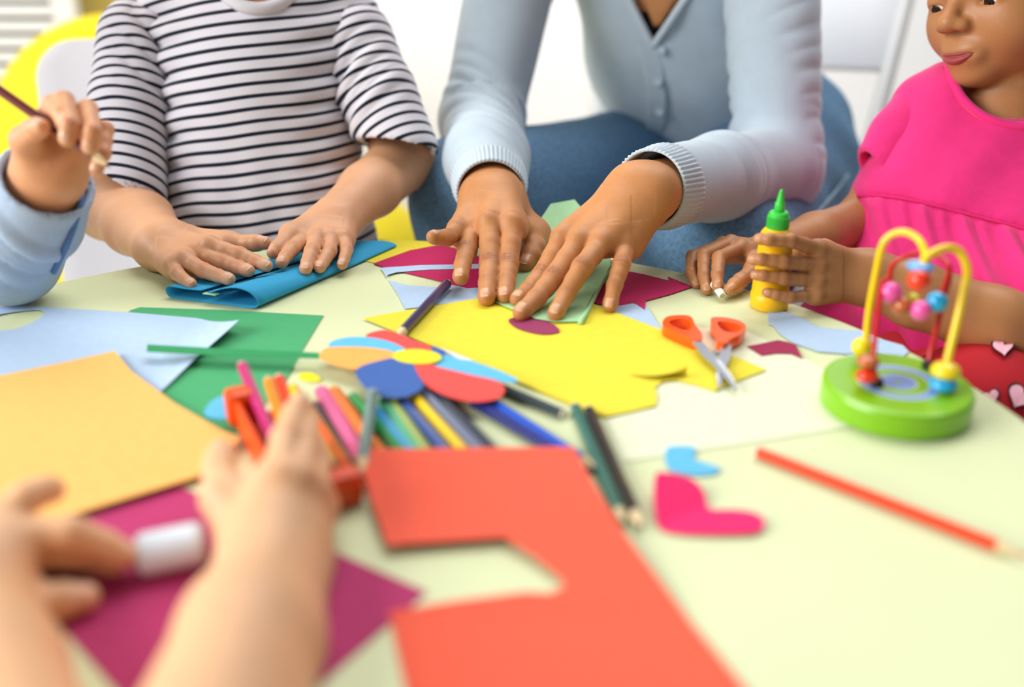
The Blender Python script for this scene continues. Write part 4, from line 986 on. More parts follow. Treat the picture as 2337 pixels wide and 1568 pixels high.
BR_ = [cchain((609, 607), PZH+.004, (583, 597, .0125, 1), (548, 582, .0160, 1), (481, 561, .0300, 1)),
       cchain((568, 618), PZH+.002, (547, 611, .0120, 1), (513, 599, .0165, 1), (447, 577, .0300, 1)),
       cchain((524, 637), PZH, (498, 629, .0125, 1), (466, 618, .0150, 1), (420, 593, .0260, 1)),
       cchain((437, 648), PZH-.003, (421, 639, .0100, 1), (405, 625, .0115, 1), (396, 607, .0160, 1))]
BRT = chain((604, 553), .026, [(568, 556, .0160, 1), (520, 554, .0220, 1), (440, 545, .0340, 1)])
BRW = PL(368, 556, BR_[1][0], .052, 1)
BRE = PD(262, 462, 1.03); BRS = PD(318, 95, 1.04)
hb1 = Hand(BR_, BRT, BRW, UP, [BRW+(BRE-BRW)*.45, BRE+A(0, -.015, 0), BRS], [.0185, .0255, .0295, .024], .76, 1.0, kweb=.006, wrist_w=.012)
BL_ = [cchain((642, 600), PZH+.002, (651, 586, .0115, 1), (666, 569, .0150, 1), (693, 548, .0240, 1)),
       cchain((697, 615), PZH-.002, (702, 599, .0115, 1), (712, 573, .0160, 1), (723, 545, .0260, 1)),
       cchain((729, 611), PZH-.003, (738, 597, .0110, 1), (752, 574, .0155, 1), (755, 544, .0250, 1)),
       cchain((780, 605), PZH-.005, (786, 589, .0100, 1), (791, 569, .0120, 1), (785, 545, .0190, 1))]
BLT = chain((623, 577), .020, [(643, 559, .0150, 1), (664, 536, .0200, 1), (705, 510, .0300, 1)])
BLW = PL(768, 500, BL_[1][0], .048, 1)
BLE = PD(925, 362, 1.06); BLS = PD(812, 100, 1.05)
hb2 = Hand(BL_, BLT, BLW, UP, [BLW+(BLE-BLW)*.45, BLE, BLS], [.0175, .0235, .0285, .024], .74, 1.0, kweb=.006, wrist_w=.0115)
BP = PD(612, 640, 1.08); BC = PD(592, 110, 1.06); BN = PD(585, -60, 1.05)
hdB = Head(BN+A(.0, -.03, .105), (.05, -.8, -.6), (0, -.5, .9), 1.0)
skB = su(.02, rc(BP, BC, .052, .052), rc(BRS+RT*.02, BLS-RT*.02, .024, .024), rc(BC, BN, .045, .034), rc(BN, BN+A(0, -.02, .06), .034, .034), hdB.s)
boy = person('person', skB, [hb1, hb2], m_skB, 'child in striped T-shirt folding turquoise paper with both hands', .006, .00125, .55)
hb1.nails(boy, m_nailB); hb2.nails(boy, m_nailB, thumb_dorsal=UP*.6-RT*.5-FW*.3)
hdB.parts(boy, '#b86a5c', '#3a2a1f', hres=.008)
# T-shirt body
wx = .052
bodyB = su(.05, rc(BP+A(-wx, 0, 0), PD(592, 160, 1.055)+A(-wx*.62, 0, 0), .072, .060), rc(BP+A(wx, 0, 0), PD(592, 160, 1.055)+A(wx*.62, 0, 0), .072, .060),
           rc(PD(400, 62, 1.06), PD(775, 58, 1.06), .047, .047), rc(BP, PD(592, 160, 1.055), .082, .066), rc(PD(592, 200, 1.05), PD(592, 80, 1.055), .064, .058))
neck_cut = limb([PD(590, -72, .90), PD(590, -88, 1.06), PD(590, -240, 1.12)], [.040, .041, .045])
bodyBc = sub(inter(bodyB, plane(BP, (0, 0, -1)), .004), neck_cut, .003)
saxis = nrm(UP*.97-RT*.185-FW*.22)
def bfoldB(V, g):
    s_ = V@saxis; x = V[:, 0]-BC[0]; up_ = (V[:, 2]-BP[2])/.25
    vert = np.sin(x*150+2.2*wn(V*A(1, 1, .35), 22, 4)); lowf = np.clip(.75-up_, .1, 1)
    side = np.exp(-((np.abs(x)-.085)/.03)**2)
    return .0042*vert*lowf*np.clip(wn(V*A(1, 1, .4), 20, 9)+.5, .1, 1.2) + .0085*side*(np.abs(np.sin(.5*(s_*210+3*wn(V, 20, 6))))-.5)*np.clip(wn(V, 16, 8)*1.5+.5, 0, 1.2) + .0022*wn(V, 42, 2)
V, Q = cloth_mesh(bodyBc, .0042, bfoldB)
st = V@saxis + .0035*np.sin((V[:, 0]-BC[0])*24) + .0018*wn(V*A(1, 1, .5), 30, 11) + .0022*np.sin((V[:, 0]-BC[0])*62+V[:, 2]*14+1.5*wn(V, 10, 13))*np.clip(1.1-(V[:, 2]-BP[2])/.25, .15, 1) + .0012*wn(V, 55, 12) - 3.2*np.clip(.10-np.abs(V[:, 0]-BC[0]), -1, 0)**2
obj('shirt_body', V, Q, m_str, boy, smooth=True, attrs={'stripe': st})
# collar
cl = []
for a_ in np.linspace(math.pi*1.02, math.pi*1.98, 24):
    x_, y_ = 590+104*math.cos(a_), -78-98*math.sin(a_)
    n_ = ray(x_, y_); Ds = np.linspace(.85, 1.2, 500); P_ = CAM+Ds[:, None]*n_; d_ = bodyB(P_); k_ = int(np.argmax(d_ < .002)); cl.append(P_[k_] if d_[k_] < .002 else P_[int(np.argmin(d_))])
obj('collar', *tube(cl, .0065, n=8), mat('collar_white', '#d9d6dc', .85), boy, smooth=True)
def tsleeve(pts, rs, hem_p, hem_n, seed, inner, sgn):
    outer = limb(pts, rs, .015); far = pts[-1]+nrm(pts[-1]-pts[-2])*.06
    inn = limb([pts[-2]+(pts[-1]-pts[-2])*.35, pts[-1], far], [rs[-1]*.76, rs[-1]-.0056, rs[-1]-.0050], .004)
    s = sub(inter(outer, plane(hem_p, hem_n), .001), inn, .001)
    fo = sleeve_folds(pts, np.linalg.norm(np.array(pts[1])-pts[0])*.8, .0050, 260, inner=inner, seed=seed, spread=.07, base=.6, tilt=RT*(1 if sgn < 0 else -1))
    V, Q = cloth_mesh(s, .0026, fo)
    ax = nrm(pts[-1]-pts[0]); s_ = V@ax
    st = -s_ + .004*wn(V, 30, seed) + sgn*.10*((V-pts[0])@RT)
    obj('sleeve', V, Q, m_str, boy, smooth=True, attrs={'stripe': st})
    return s
hem1 = (PD(237, 388, 1.0)+PD(336, 458, .985))/2
n1_ = nrm(nrm(PD(280, 440, .99)-PD(315, 90, 1.04)) + .25*nrm(np.cross(PD(336, 458, .985)-PD(237, 388, 1.0), FW)))
hv = PD(336, 458, .985)-PD(237, 388, 1.0); n1_ = nrm(np.cross(hv, FW)); n1_ = n1_ if n1_[2] < 0 else -n1_
tsleeve([PD(322, 92, 1.045), PD(296, 240, 1.02), PD(290, 430, .995)], [.044, .0385, .0395], hem1, n1_, 21, nrm(RT), .5)
hv = PD(980, 352, 1.03)-PD(845, 316, 1.0); n2_ = nrm(np.cross(hv, FW)); n2_ = n2_ if n2_[2] < 0 else -n2_
tsleeve([PD(808, 100, 1.05), PD(862, 220, 1.035), PD(914, 345, 1.02)], [.044, .0385, .0385], (PD(980, 352, 1.03)+PD(845, 316, 1.0))/2, n2_, 33, nrm(-RT), -.5)
# hems of the sleeves are the cut edges; trousers
HB = BP+A(0, .0, -.03)
leg = su(.03, rc(HB+A(-.05, 0, 0), HB+A(.05, 0, 0), .075, .075), limb([HB+A(-.055, 0, 0), A(HB[0]-.07, HB[1]-.20, .36), A(HB[0]-.07, HB[1]-.17, .06)], [.066, .055, .045]), limb([HB+A(.055, 0, 0), A(HB[0]+.07, HB[1]-.20, .36), A(HB[0]+.07, HB[1]-.17, .06)], [.066, .055, .045]))
V, Q = mesh_sdf(leg, .008, 1); obj('trousers', V, Q, mat('trousers_grey', '#59606b', .85), boy, smooth=True)
for sx in (-1, 1):
    V, Q = mesh_sdf(ell(A(HB[0]+sx*.07, HB[1]-.20, .04), (.035, .085, .034)), .008, 1); obj('shoe', V, Q, mat('shoe_white', '#e8e6e2', .5), boy, smooth=True)
# ------------------------------------------------------------------ girl in pink
m_skG = mat('skin_girl', '#b1794c', .45, bump=.08, bscale=800, var=.05, vscale=50, spec=.4, sss=.12, tint='#8a4f30')
m_nailG = mat('nail_girl', '#c08d68', .36, spec=.4)
m_pink = mat('pink_jersey', '#e22b79', .8, bump=.2, bscale=1500, var=.05, vscale=80, spec=.2, sheen=.2)
q = lambda x, y: (1540+x/4.869, 500+y/4.869)
def dch(*a): return [PD(x, y, D) for x, y, D in a][::-1]
# left hand round the bottle
GL = [dch((1731, 545, .7640), (1755, 547, .7600), (1804, 549, .7650), (1866, 568, .7850)),
      dch((1717, 592, .7710), (1738, 592, .7670), (1788, 598, .7690), (1866, 605, .7860)),
      dch((1723, 627, .7740), (1742, 629, .7710), (1788, 636, .7730), (1862, 640, .7860)),
      dch((1749, 667, .7770), (1772, 673, .7755), (1803, 679, .7770), (1860, 673, .7860))]
GLW = PD(1985, 634, .806); GLE = PD(2440, 800, .80); 
GLT = [PD(1930, 590, .825), PD(1880, 570, .835), PD(1830, 575, .838), PD(1795, 580, .836)]
GLS = PD(2470, 330, .93)
hg1 = Hand(GL, GLT, GLW, -FW, [GLW+(GLE-GLW)*.22, GLW+(GLE-GLW)*.62, GLE, GLS], [.0170, .0195, .0245, .0265, .028], .66, .93, kweb=.006, wrist_w=.013, palm=1.08)
# right hand pinching a little tube
GR = [[PD(1690, 566, .865), PD(1641, 588, .842), PD(1637, 626, .826), PD(1638, 655, .818)],
      [PD(1668, 556, .880), PD(1606, 583, .852), PD(1606, 628, .836), PD(1613, 662, .826)],
      [PD(1650, 560, .893), PD(1580, 586, .868), PD(1577, 622, .850), PD(1590, 650, .842)],
      [PD(1640, 572, .902), PD(1585, 598, .880), PD(1588, 628, .866), PD(1602, 645, .860)]]
GRT = [PD(1755, 590, .868), PD(1722, 616, .846), PD(1690, 640, .826), PD(1665, 661, .814)]
GRW = PD(1772, 572, .895); GRE = PD(1964, 512, .99); GRS = PD(2112, 268, .995)
hg2 = Hand(GR, GRT, GRW, UP+FW*.2, [GRW+(GRE-GRW)*.45, GRE, GRS], [.0165, .0205, .0225, .019], .66, .98, kweb=.005, wrist_w=.0115)
hdG = Head(PD(2306, -26, .93), -.895*RT-.38*FW-.26*UP, UP+.42*RT, .97)
GN = PD(2310, 190, .955); GC = PD(2270, 340, .985); GP = PD(2230, 740, 1.02)
skG = su(.018, rc(GC, GP, .07, .075), rc(GRS+RT*.02, GLS-RT*.03, .02, .02), rc(GC, GN, .05, .034), rc(GN+UP*.0, PD(2305, 60, .945), .033, .036))
chest = su(.02, ell(PD(2275, 270, .965), (.075, .035, .05)))
skGh = su(.010, hdG.s, rc(GN, PD(2300, 40, .95), .033, .034), rc(GN, PD(2285, 300, .965), .036, .052))
V1, Q1 = mesh_sdf(skGh, .0026, 2)
Vb, Qb = mesh_sdf(skG, .006, 1)
pc = [(V1, Q1, None), (Vb, Qb, None)] + [h.mesh(.00115, .45) for h in (hg1, hg2)]
V, Q, t = joinm(pc)
girl = obj('person', V, Q, m_skG, None, 'child in bright pink dress holding a yellow glue bottle', 'person', smooth=True, attrs={'tint': t})
hg1.nails(girl, m_nailG, size=1.05, skip=('thumb',), dirs={i: -FW-RT*.55 for i in range(4)}); hg2.nails(girl, m_nailG, skip=(3,), dirs={0: -FW*.9+UP*.2-RT*.3, 1: -FW*.9+UP*.2-RT*.3, 2: -FW+UP*.1-RT*.4, 'thumb': -FW*.7+UP*.6+RT*.2})
hdG.parts(girl, '#a04a48', '#1c130f', hres=.008)
# bodice
up1 = PD(2225, 470, .985)
bod = su(.03, rc(PD(2145, 475, .985), PD(2185, 300, .985), .078, .058), rc(PD(2300, 500, .97), PD(2320, 320, .965), .078, .062), rc(PD(2108, 240, .985), PD(2240, 195, .985), .031, .030), rc(PD(2360, 200, .97), PD(2470, 270, .94), .030, .032), rc(PD(2185, 335, .985), PD(2400, 360, .95), .06, .06), rc(PD(2145, 475, .985), PD(2085, 780, .97), .078, .090), rc(PD(2300, 500, .97), PD(2290, 820, .92), .078, .100))
seamP = PD(1972, 440, .95); seamN = nrm(np.cross(PD(2337, 566, .93)-seamP, FW)); seamN = seamN if seamN[2] < 0 else -seamN
neckc = limb([PD(2290, 150, .80), PD(2290, 165, .93), PD(2296, 60, 1.02)], [.046, .0475, .05], .01)
ncut = su(.01, ell(PD(2284, 192, .95), (.0495, .09, .050), np.stack([RT, FW, UP])), rc(PD(2290, 150, .97), PD(2295, -60, .97), .045, .05))
bods = sub(inter(bod, plane(seamP, seamN), .002), ncut, .004)
def gf(V, g):
    a = nrm(UP*.8+RT*.55); x = V@np.cross(a, FW)
    return .0028*np.sin(x*120+2.4*wn(V, 14, 3))*np.clip(wn(V, 12, 6)*1.3+.6, .1, 1.2)+.0012*wn(V, 40, 7)
V, Q = cloth_mesh(bods, .0042, gf); dress = obj('dress', V, Q, m_pink, girl, smooth=True)
# neckline band: a ring on the edge of the neck opening
ring = []
for a in np.linspace(0, 2*math.pi, 40)[:-1]:
    d_ = RT*math.cos(a)*.0510+UP*math.sin(a)*.0515; p0 = PD(2284, 192, .95)+d_
    Ds = np.linspace(-.10, .10, 300); P = p0+Ds[:, None]*FW; dd = bod(P); i = int(np.argmax(dd < .001)); 
    if dd.min() < .001: ring.append(P[i])
ringp = [p for p in ring if (p-CAM)@UP < (PD(2284, 150, .95)-CAM)@UP+.02]
ringp.sort(key=lambda p: math.atan2((p-PD(2284, 192, .95))@UP, (p-PD(2284, 192, .95))@RT) % (2*math.pi) if (p-PD(2284, 192, .95))@UP < 0 else (math.pi if (p-PD(2284, 192, .95))@RT < 0 else 2*math.pi)+((p-PD(2284, 192, .95))@UP)*(-1 if (p-PD(2284, 192, .95))@RT < 0 else 1))
sm = spline(ringp[::2], 5); V, Fc = tube(sm, .0042, n=8); obj('neckband', V, Fc, m_pink, dress, smooth=True)
# cap sleeve
sp = [PD(2108, 244, .985), PD(2052, 312, .980), PD(2000, 392, .976)]
so = limb(sp, [.0305, .0285, .0268], .01); hp = PD(1984, 372, .972); hv = PD(2000, 392, .96)-PD(1967, 352, .97); hn_ = nrm(np.cross(hv, FW)); hn_ = hn_ if hn_@(sp[2]-sp[0]) > 0 else -hn_
inn = limb([sp[1], sp[2], sp[2]+(sp[2]-sp[1])*.8], [.016, .0215, .0220], .004)
V, Q = cloth_mesh(sub(inter(so, plane(hp, hn_), .001), inn, .001), .0026, lambda V, g: .0015*wn(V, 60, 4)); obj('sleeve', V, Q, m_pink, dress, smooth=True)
sp2 = [PD(2440, 270, .94), PD(2480, 350, .93), PD(2500, 420, .92)]
V, Q = cloth_mesh(limb(sp2, [.036, .036, .036], .01), .006, None); obj('sleeve', V, Q, m_pink, dress, smooth=True)
# gathered skirt
sk = S(lambda P: bod(P)-.0012-.16*np.clip((P-seamP)@seamN, 0, .16), bod.lo-.03, bod.hi+.03)
skc = inter(sk, plane(seamP-seamN*.0005, -seamN), .002)
def skf(V, g):
    s_ = (V-seamP)@seamN; u = (V-seamP)@RT
    amp = np.clip(s_/.012, 0, 1)*(.0022+.05*np.clip(s_, 0, .09))
    fine = (.7*(np.abs(np.sin(u*210+2.4*wn(V, 14, 5)))**.7-.6)+.45*(np.abs(np.sin(u*430+3*wn(V, 20, 6)))**.8-.6)*np.exp(-s_/.02))*np.exp(-s_/.07)*.0100*np.clip(s_/.010, 0, 1)
    return amp*np.sin(u*210+3.0*wn(V*A(1, 1, .4), 14, 2))*np.clip(wn(V, 14, 8)+.75, .25, 1.3) + fine + .0015*wn(V, 50, 3)
V, Q = cloth_mesh(skc, .0030, skf); obj('gathered_skirt', V, Q, m_pink, dress, smooth=True)
sl = []
for x in np.linspace(1958, 2360, 24):
    ya, yb = 380., 640.
    for _ in range(14):
        ym = (ya+yb)/2; p_ = on_surf(bod, x, ym, .0012, .75, 1.1)
        if (p_-seamP)@seamN < 0: ya = ym
        else: yb = ym
    if abs(bod(p_[None])[0]) < .004: sl.append(p_)
if len(sl) > 3: obj('waist_seam', *tube(sl, .0018, n=6), mat('pink_seam', '#d81a6c', .8), dress, smooth=True)
# leggings with hearts on the lap
m_red = mat('leggings_red', '#b00d1c', .85, bump=.15, bscale=1500)
th1 = [PD(2470, 960, 1.0), PD(2230, 985, .80)]; th2 = [PD(2330, 900, 1.06), PD(2060, 905, .90)]
lg = su(.02, limb(th1, [.080, .072]), limb(th2, [.075, .065]), limb([th1[1], A(th1[1][0], th1[1][1]+.03, .06)], [.058, .045]), limb([th2[1], A(th2[1][0], th2[1][1]+.03, .06)], [.055, .045]), rc(PD(2300, 800, 1.05), GP, .09, .09))
V, Q = cloth_mesh(lg, .006, lambda V, g: .002*wn(V, 40, 3)); leg_ = obj('leggings', V, Q, m_red, girl, smooth=True)
for f_ in (th1[1], th2[1]):
    V, Q = mesh_sdf(ell(A(f_[0]-.01, f_[1]-.0, .04), (.035, .085, .034)), .008, 1); obj('shoe', V, Q, mat('shoe_white', '#e8e6e2', .5), girl, smooth=True)
def heart(px, py, w, rot, surf):
    a = np.linspace(0, 2*math.pi, 40)[:-1]; X = 16*np.sin(a)**3/17; Y = (13*np.cos(a)-5*np.cos(2*a)-2*np.cos(3*a)-np.cos(4*a))/17
    cr, sr = math.cos(rot), math.sin(rot)
    def ringp(k, lift):
        out = []
        for x, y in zip(X*k, Y*k): out.append(on_surf(surf, px+w*(x*cr-y*sr), py-w*(x*sr+y*cr)*.9, lift, .6, 1.2))
        return np.array(out)
    for nm, k, lift, m in (('heart_outline', 1.0, .0030, mat('print_black', '#141014', .8)), ('heart_print', .84, .0042, mat('print_pink', '#efb2c0', .8))):
        R_ = ringp(k, lift); c = on_surf(surf, px, py, lift, .6, 1.2)
        n = len(R_); V = np.concatenate([R_, R_*.5+c*.5, [c]]); Fc = [[i, (i+1) % n, n+(i+1) % n, n+i] for i in range(n)]+[[n+i, n+(i+1) % n, 2*n] for i in range(n)]
        obj(nm, V, Fc, m, leg_, smooth=True)
heart(2330, 905, 40, -.5, lg); heart(2290, 790, 30, .1, lg); heart(2262, 905, 24, .4, lg)
# ------------------------------------------------------------------ child at the left in a blue shirt holding a pencil
m_skC = mat('skin_left_child', '#d69a72', .45, bump=.06, bscale=700, var=.04, vscale=50, spec=.38, sss=.14, tint='#c26a45')
m_chm = mat('chambray', '#a3b6d0', .85, bump=.3, bscale=1300, var=.05, vscale=500, spec=.2)
def fing(*a): return [PD(x, y, D) for x, y, D in a]
CF = [fing((112, 272, .712), (122, 240, .686), (142, 262, .668), (150, 286, .664)),
      fing((146, 258, .712), (146, 232, .682), (160, 284, .660), (153, 318, .661)),
      fing((182, 268, .712), (200, 250, .684), (212, 300, .662), (204, 337, .664)),
      fing((208, 292, .712), (240, 296, .700), (236, 350, .690), (220, 386, .688))]
CT = fing((80, 352, .706), (60, 322, .694), (74, 298, .678), (95, 290, .668))
CW = PD(115, 392, .722); CE = PZ(32, 592, .0375); CS = PD(-470, 330, .86)
hc = Hand(CF, CT, CW, FW+UP*.1, [CW+(CE-CW)*.3, CW+(CE-CW)*.5], [.019, .022, .022], .72, 1.08, kweb=.005, wrist_w=.012)
CP = PD(-640, 640, .95); CN = PD(-640, 10, .90)
hdC = Head(CN+A(.02, -.01, .10), (.75, -.2, -.5), (.3, 0, 1), 1.0)
skC = su(.02, limb([CW+(CE-CW)*.4, CE, CS], [.02, .024, .028]), rc(CP, CN+A(0, 0, -.06), .07, .07), rc(CN+A(0, 0, -.05), hdC.c, .034, .036), hdC.s)
kidC = person('person', skC, [hc], m_skC, 'child in blue chambray shirt at left raising a brown pencil', .007, .0016, .12)
hc.nails(kidC, mat('nail_left_child', '#e0ab8c', .28, coat=.3), dirs={0: -FW+UP*.3, 1: -FW*.9-UP*.2, 2: -FW*.9-UP*.2, 3: -FW*.8-UP*.3, 'thumb': -FW*.6+UP*.6})
hdC.parts(kidC, '#b86a5c', '#3a2a1f', hres=.008)
sp = [CS, CE+A(-.004, .0, .004), CE+(CW-CE)*.5, CW+(CE-CW)*.05]
so = limb(sp, [.050, .0365, .0345, .0330], .02)
inn = limb([CE+(CW-CE)*.6, CW, CW+(CW-CE)*.4], [.024, .0295, .032], .004)
cutn = nrm(CW-CE+.25*RT*np.linalg.norm(CW-CE)*0)
ss = inter(sub(inter(so, plane(CW+(CE-CW)*.09, cutn), .001), inn, .001), plane(A(0, 0, T+.0012), (0, 0, -1)), .004)
V, Q = cloth_mesh(ss, .0034, sleeve_folds(sp, np.linalg.norm(CE-CS)+.05, .0042, 240, inner=nrm(-FW+UP*.2), seed=12, spread=.10, base=.45, tilt=RT)); V[:, 2] = np.maximum(V[:, 2], T+.001)
shC = obj('shirt_sleeve', V, Q, m_chm, kidC, smooth=True)
seam = [on_surf(ss, x, y, .001, .55, .95) for x, y in ((188, 425), (183, 470), (168, 520), (148, 570), (122, 622))]
obj('sleeve_seam', *tube(spline(seam, 6), .0022, n=6), mat('chambray_dark', '#4d74a8', .85), shC, smooth=True)
cuff_ = limb([CW+(CE-CW)*.30, CW+(CE-CW)*.07], [.0350, .0342], .01); inn2 = limb([CW+(CE-CW)*.5, CW, CW+(CW-CE)*.4], [.026, .0300, .032], .004)
V, Q = cloth_mesh(sub(inter(inter(cuff_, plane(CW+(CE-CW)*.07, cutn)), plane(CW+(CE-CW)*.30, -cutn), .001), inn2), .0032, lambda V, g: .0012*wn(V, 70, 3)); obj('cuff', V, Q, m_chm, kidC, smooth=True)
tor = su(.05, rc(CP+A(0, -.05, 0), CN+A(0, -.05, -.10), .09, .075), rc(CP+A(0, .05, 0), CN+A(0, .05, -.10), .09, .075), rc(CS, CN+A(0, .09, -.10), .048, .048)); V, Q = cloth_mesh(tor, .009, lambda V, g: .003*wn(V, 30, 3)); obj('shirt', V, Q, m_chm, kidC, smooth=True)
hp_ = CP+A(0, 0, -.04); lgc = su(.03, rc(CP, hp_, .09, .085), limb([hp_+A(0, -.05, 0), hp_+A(.20, -.05, -.02), hp_+A(.18, -.05, -.30)], [.07, .055, .045]), limb([hp_+A(0, .05, 0), hp_+A(.20, .05, -.02), hp_+A(.18, .05, -.30)], [.07, .055, .045])); V, Q = mesh_sdf(lgc, .009, 1); V[:, 2] = np.maximum(V[:, 2], .02); obj('trousers', V, Q, mat('trousers_navy', '#2a3450', .85), kidC, smooth=True)
pencil(PD(-70, 158, .700), PD(254, 383, .674), '#5e1b18', 'b', 'brown red pencil held up by the child at left', r=.0036, group=None)

# ------------------------------------------------------------------ nearest child, seen only by arms and hands
m_skD = mat('skin_near_child', '#dfae84', .45, bump=.05, bscale=600, var=.04, vscale=40, spec=.35, sss=.14, tint='#cf8058')
DF = [fing((636, 1085, .492), (652, 1000, .518), (672, 945, .548), (686, 918, .560)),
      fing((678, 1092, .494), (698, 1010, .526), (698, 962, .554), (692, 938, .566)),
      fing((712, 1120, .500), (724, 1050, .532), (716, 1012, .556), (706, 996, .566)),
      fing((730, 1160, .506), (738, 1106, .536), (730, 1076, .552), (720, 1062, .560))]
DT = fing((560, 1225, .486), (514, 1135, .498), (500, 1072, .512), (506, 1028, .526))
DW = PD(632, 1290, .476); DE = PD(430, 1880, .340); DS = A(-.10, -.12, .74)
hd1 = Hand(DF, DT, DW, -FW+UP*.5, [DW+(DE-DW)*.35, DE, DS], [.0205, .0245, .031, .036], .80, 1.08, kweb=.006, wrist_w=.0125)
DL = [fing((-10, 1195, .462), (60, 1135, .468), (105, 1118, .474), (122, 1118, .478)),
      fing((20, 1225, .458), (160, 1215, .462), (240, 1243, .470), (288, 1268, .474)),
      fing((15, 1265, .462), (140, 1262, .470), (220, 1275, .478), (262, 1288, .480)),
      fing((0, 1305, .468), (100, 1305, .478), (160, 1305, .482), (200, 1308, .484))]
DLT = fing((-60, 1440, .440), (-10, 1400, .446), (90, 1376, .450), (195, 1362, .456))
DLW = PD(-80, 1390, .440); DLE = PD(70, 1950, .330); DLS = A(-.34, -.14, .74)
hd2 = Hand(DL, DLT, DLW, -FW+UP*.5+RT*-.2, [PD(-30, 1560, .405), DLE, DLS], [.0215, .026, .031, .036], .80, 1.08, kweb=.006, wrist_w=.0125)
DC = A(-.22, -.14, .74); DPv = A(-.22, -.20, .42)
hdD = Head(DC+A(0, .0, .17), (.1, .85, -.5), (0, .4, 1), 1.0)
skD = su(.02, rc(DPv, DC, .08, .075), rc(DS, DLS, .03, .03), rc(DC, hdD.c, .034, .036), hdD.s)
kidD = person('person', skD, [hd1, hd2], m_skD, 'nearest child, blurred, only bare forearms and hands in view', .007, .0021, .3)
hd1.nails(kidD, m_nailB, dirs={i: -FW*.5+UP*.8 for i in range(4)}, thumb_dorsal=-FW*.7-RT*.4+UP*.4); hd2.nails(kidD, m_nailB, dirs={i: UP*.9-FW*.4 for i in range(4)}, thumb_dorsal=-FW*.8+UP*.5)
hdD.parts(kidD, '#b86a5c', '#4a3526', hres=.008)
ts = su(.04, rc(DPv+A(-.04, 0, -.02), DC+A(-.04, 0, -.01), .088, .07), rc(DPv+A(.04, 0, -.02), DC+A(.04, 0, -.01), .088, .07), limb([DS, DS+(DE-DS)*.45], [.05, .047]), limb([DLS, DLS+(DLE-DLS)*.45], [.05, .047])); V, Q = cloth_mesh(ts, .008, lambda V, g: .003*wn(V, 30, 3)); obj('shirt', V, Q, mat('shirt_teal', '#7fb6b0', .85), kidD, smooth=True)
V, Q = mesh_sdf(su(.03, rc(DPv+A(-.05, 0, -.03), DPv+A(.05, 0, -.03), .085, .085), limb([DPv+A(-.06, 0, -.02), DPv+A(-.07, .20, -.03), DPv+A(-.07, .19, -.34)], [.07, .055, .045]), limb([DPv+A(.06, 0, -.02), DPv+A(.07, .20, -.03), DPv+A(.07, .19, -.34)], [.07, .055, .045])), .009, 1); V[:, 2] = np.maximum(V[:, 2], .02); obj('trousers', V, Q, mat('trousers_navy', '#2a3450', .85), kidD, smooth=True)
# stick with a wide white end held in the near left hand
a, b = PD(40, 1326, .470), PD(320, 1268, .482); ax = nrm(b-a); Lg = np.linalg.norm(b-a)
gs = obj('glue_stick', *lathe([(.0035, 0), (.0045, .001), (.0048, .004), (.0048, Lg)], a, ax, n=28), mat('stick_purple', '#4a1440', .4), None, 'dark purple stick with a wide white end held in the nearest child\'s hand', 'glue stick', smooth=True)
obj('wide_cap', *lathe([(.0080, 0), (.0100, .0012), (.0106, .004), (.0106, .027), (.0100, .0300), (.0085, .0312), (.004, .0315)], b-ax*.001, ax, n=36), mat('cap_white', '#dbe6ef', .4), gs, smooth=True)
# ------------------------------------------------------------------ furniture behind the table
m_cw = mat('chair_white_plastic', '#e4e3e8', .4, spec=.45)
ch = thing('chair', (-.36, 1.2, 0), 'white moulded plastic chair behind the striped shirt', 'chair')
# shell back: rounded panel, gently curved
def rrect(w, h, r, n=8):
    P = []
    for cx, cy, a0 in ((w-r, h-r, 0), (-w+r, h-r, 90), (-w+r, -h+r, 180), (w-r, -h+r, 270)):
        for k in range(n+1): a = math.radians(a0+90*k/n); P.append((cx+r*math.cos(a), cy+r*math.sin(a)))
    return P
bk0 = PD(65, 300, 1.30); 
CXc = PD(330, 95, 1.30)[0]; top_z = PD(150, 97, 1.30)[2]; Yb = PD(150, 97, 1.30)[1]
wch = CXc-PD(66, 200, 1.30)[0]
def shell(name, w, zlo, zhi, Y, curve, r, lean, parent, m, th=.009):
    bm = bmesh.new(); hh = (zhi-zlo)/2
    vs = [bm.verts.new((x, 0, y)) for x, y in rrect(w, hh, r)]; bm.faces.new(vs)
    for ax, lim in ((0, w), (2, hh)):
        g = -lim+.025
        while g < lim:
            co = [0, 0, 0]; no = [0, 0, 0]; co[ax] = g; no[ax] = 1
            bmesh.ops.bisect_plane(bm, geom=bm.verts[:]+bm.edges[:]+bm.faces[:], plane_co=co, plane_no=no, dist=1e-6); g += .025
    for v in bm.verts: v.co = Vector((CXc+v.co.x*(1-.10*(hh-v.co.z)/(2*hh)), Y - curve*(v.co.x/w)**2 + lean*(v.co.z), (zlo+zhi)/2+v.co.z))
    V, Fc = bm_arrays(bm); o = obj(name, V, Fc, m, parent, smooth=True)
    s = o.modifiers.new('s', 'SOLIDIFY'); s.thickness = th; s.offset = 1; b = o.modifiers.new('b', 'BEVEL'); b.width = .003; b.segments = 3; b.limit_method = 'ANGLE'
    return o
shell('backrest', wch, .30, top_z, Yb-.0, .03, .05, .22, ch, m_cw)
V, Fc = box((CXc-wch*.95, Yb-.30, .27), (CXc+wch*.95, Yb+.0, .30), .012, 3); obj('seat', V, Fc, m_cw, ch, smooth=True)
for sx in (-1, 1):
    for yy in (-.27, -.03):
        V, Fc = tube([A(CXc+sx*wch*.75, Yb+yy, .27), A(CXc+sx*wch*.92, Yb+yy+(.03 if yy > -.1 else -.02), 0.0)], [.018, .013], n=14); obj('leg', V, Fc, m_cw, ch, smooth=True)
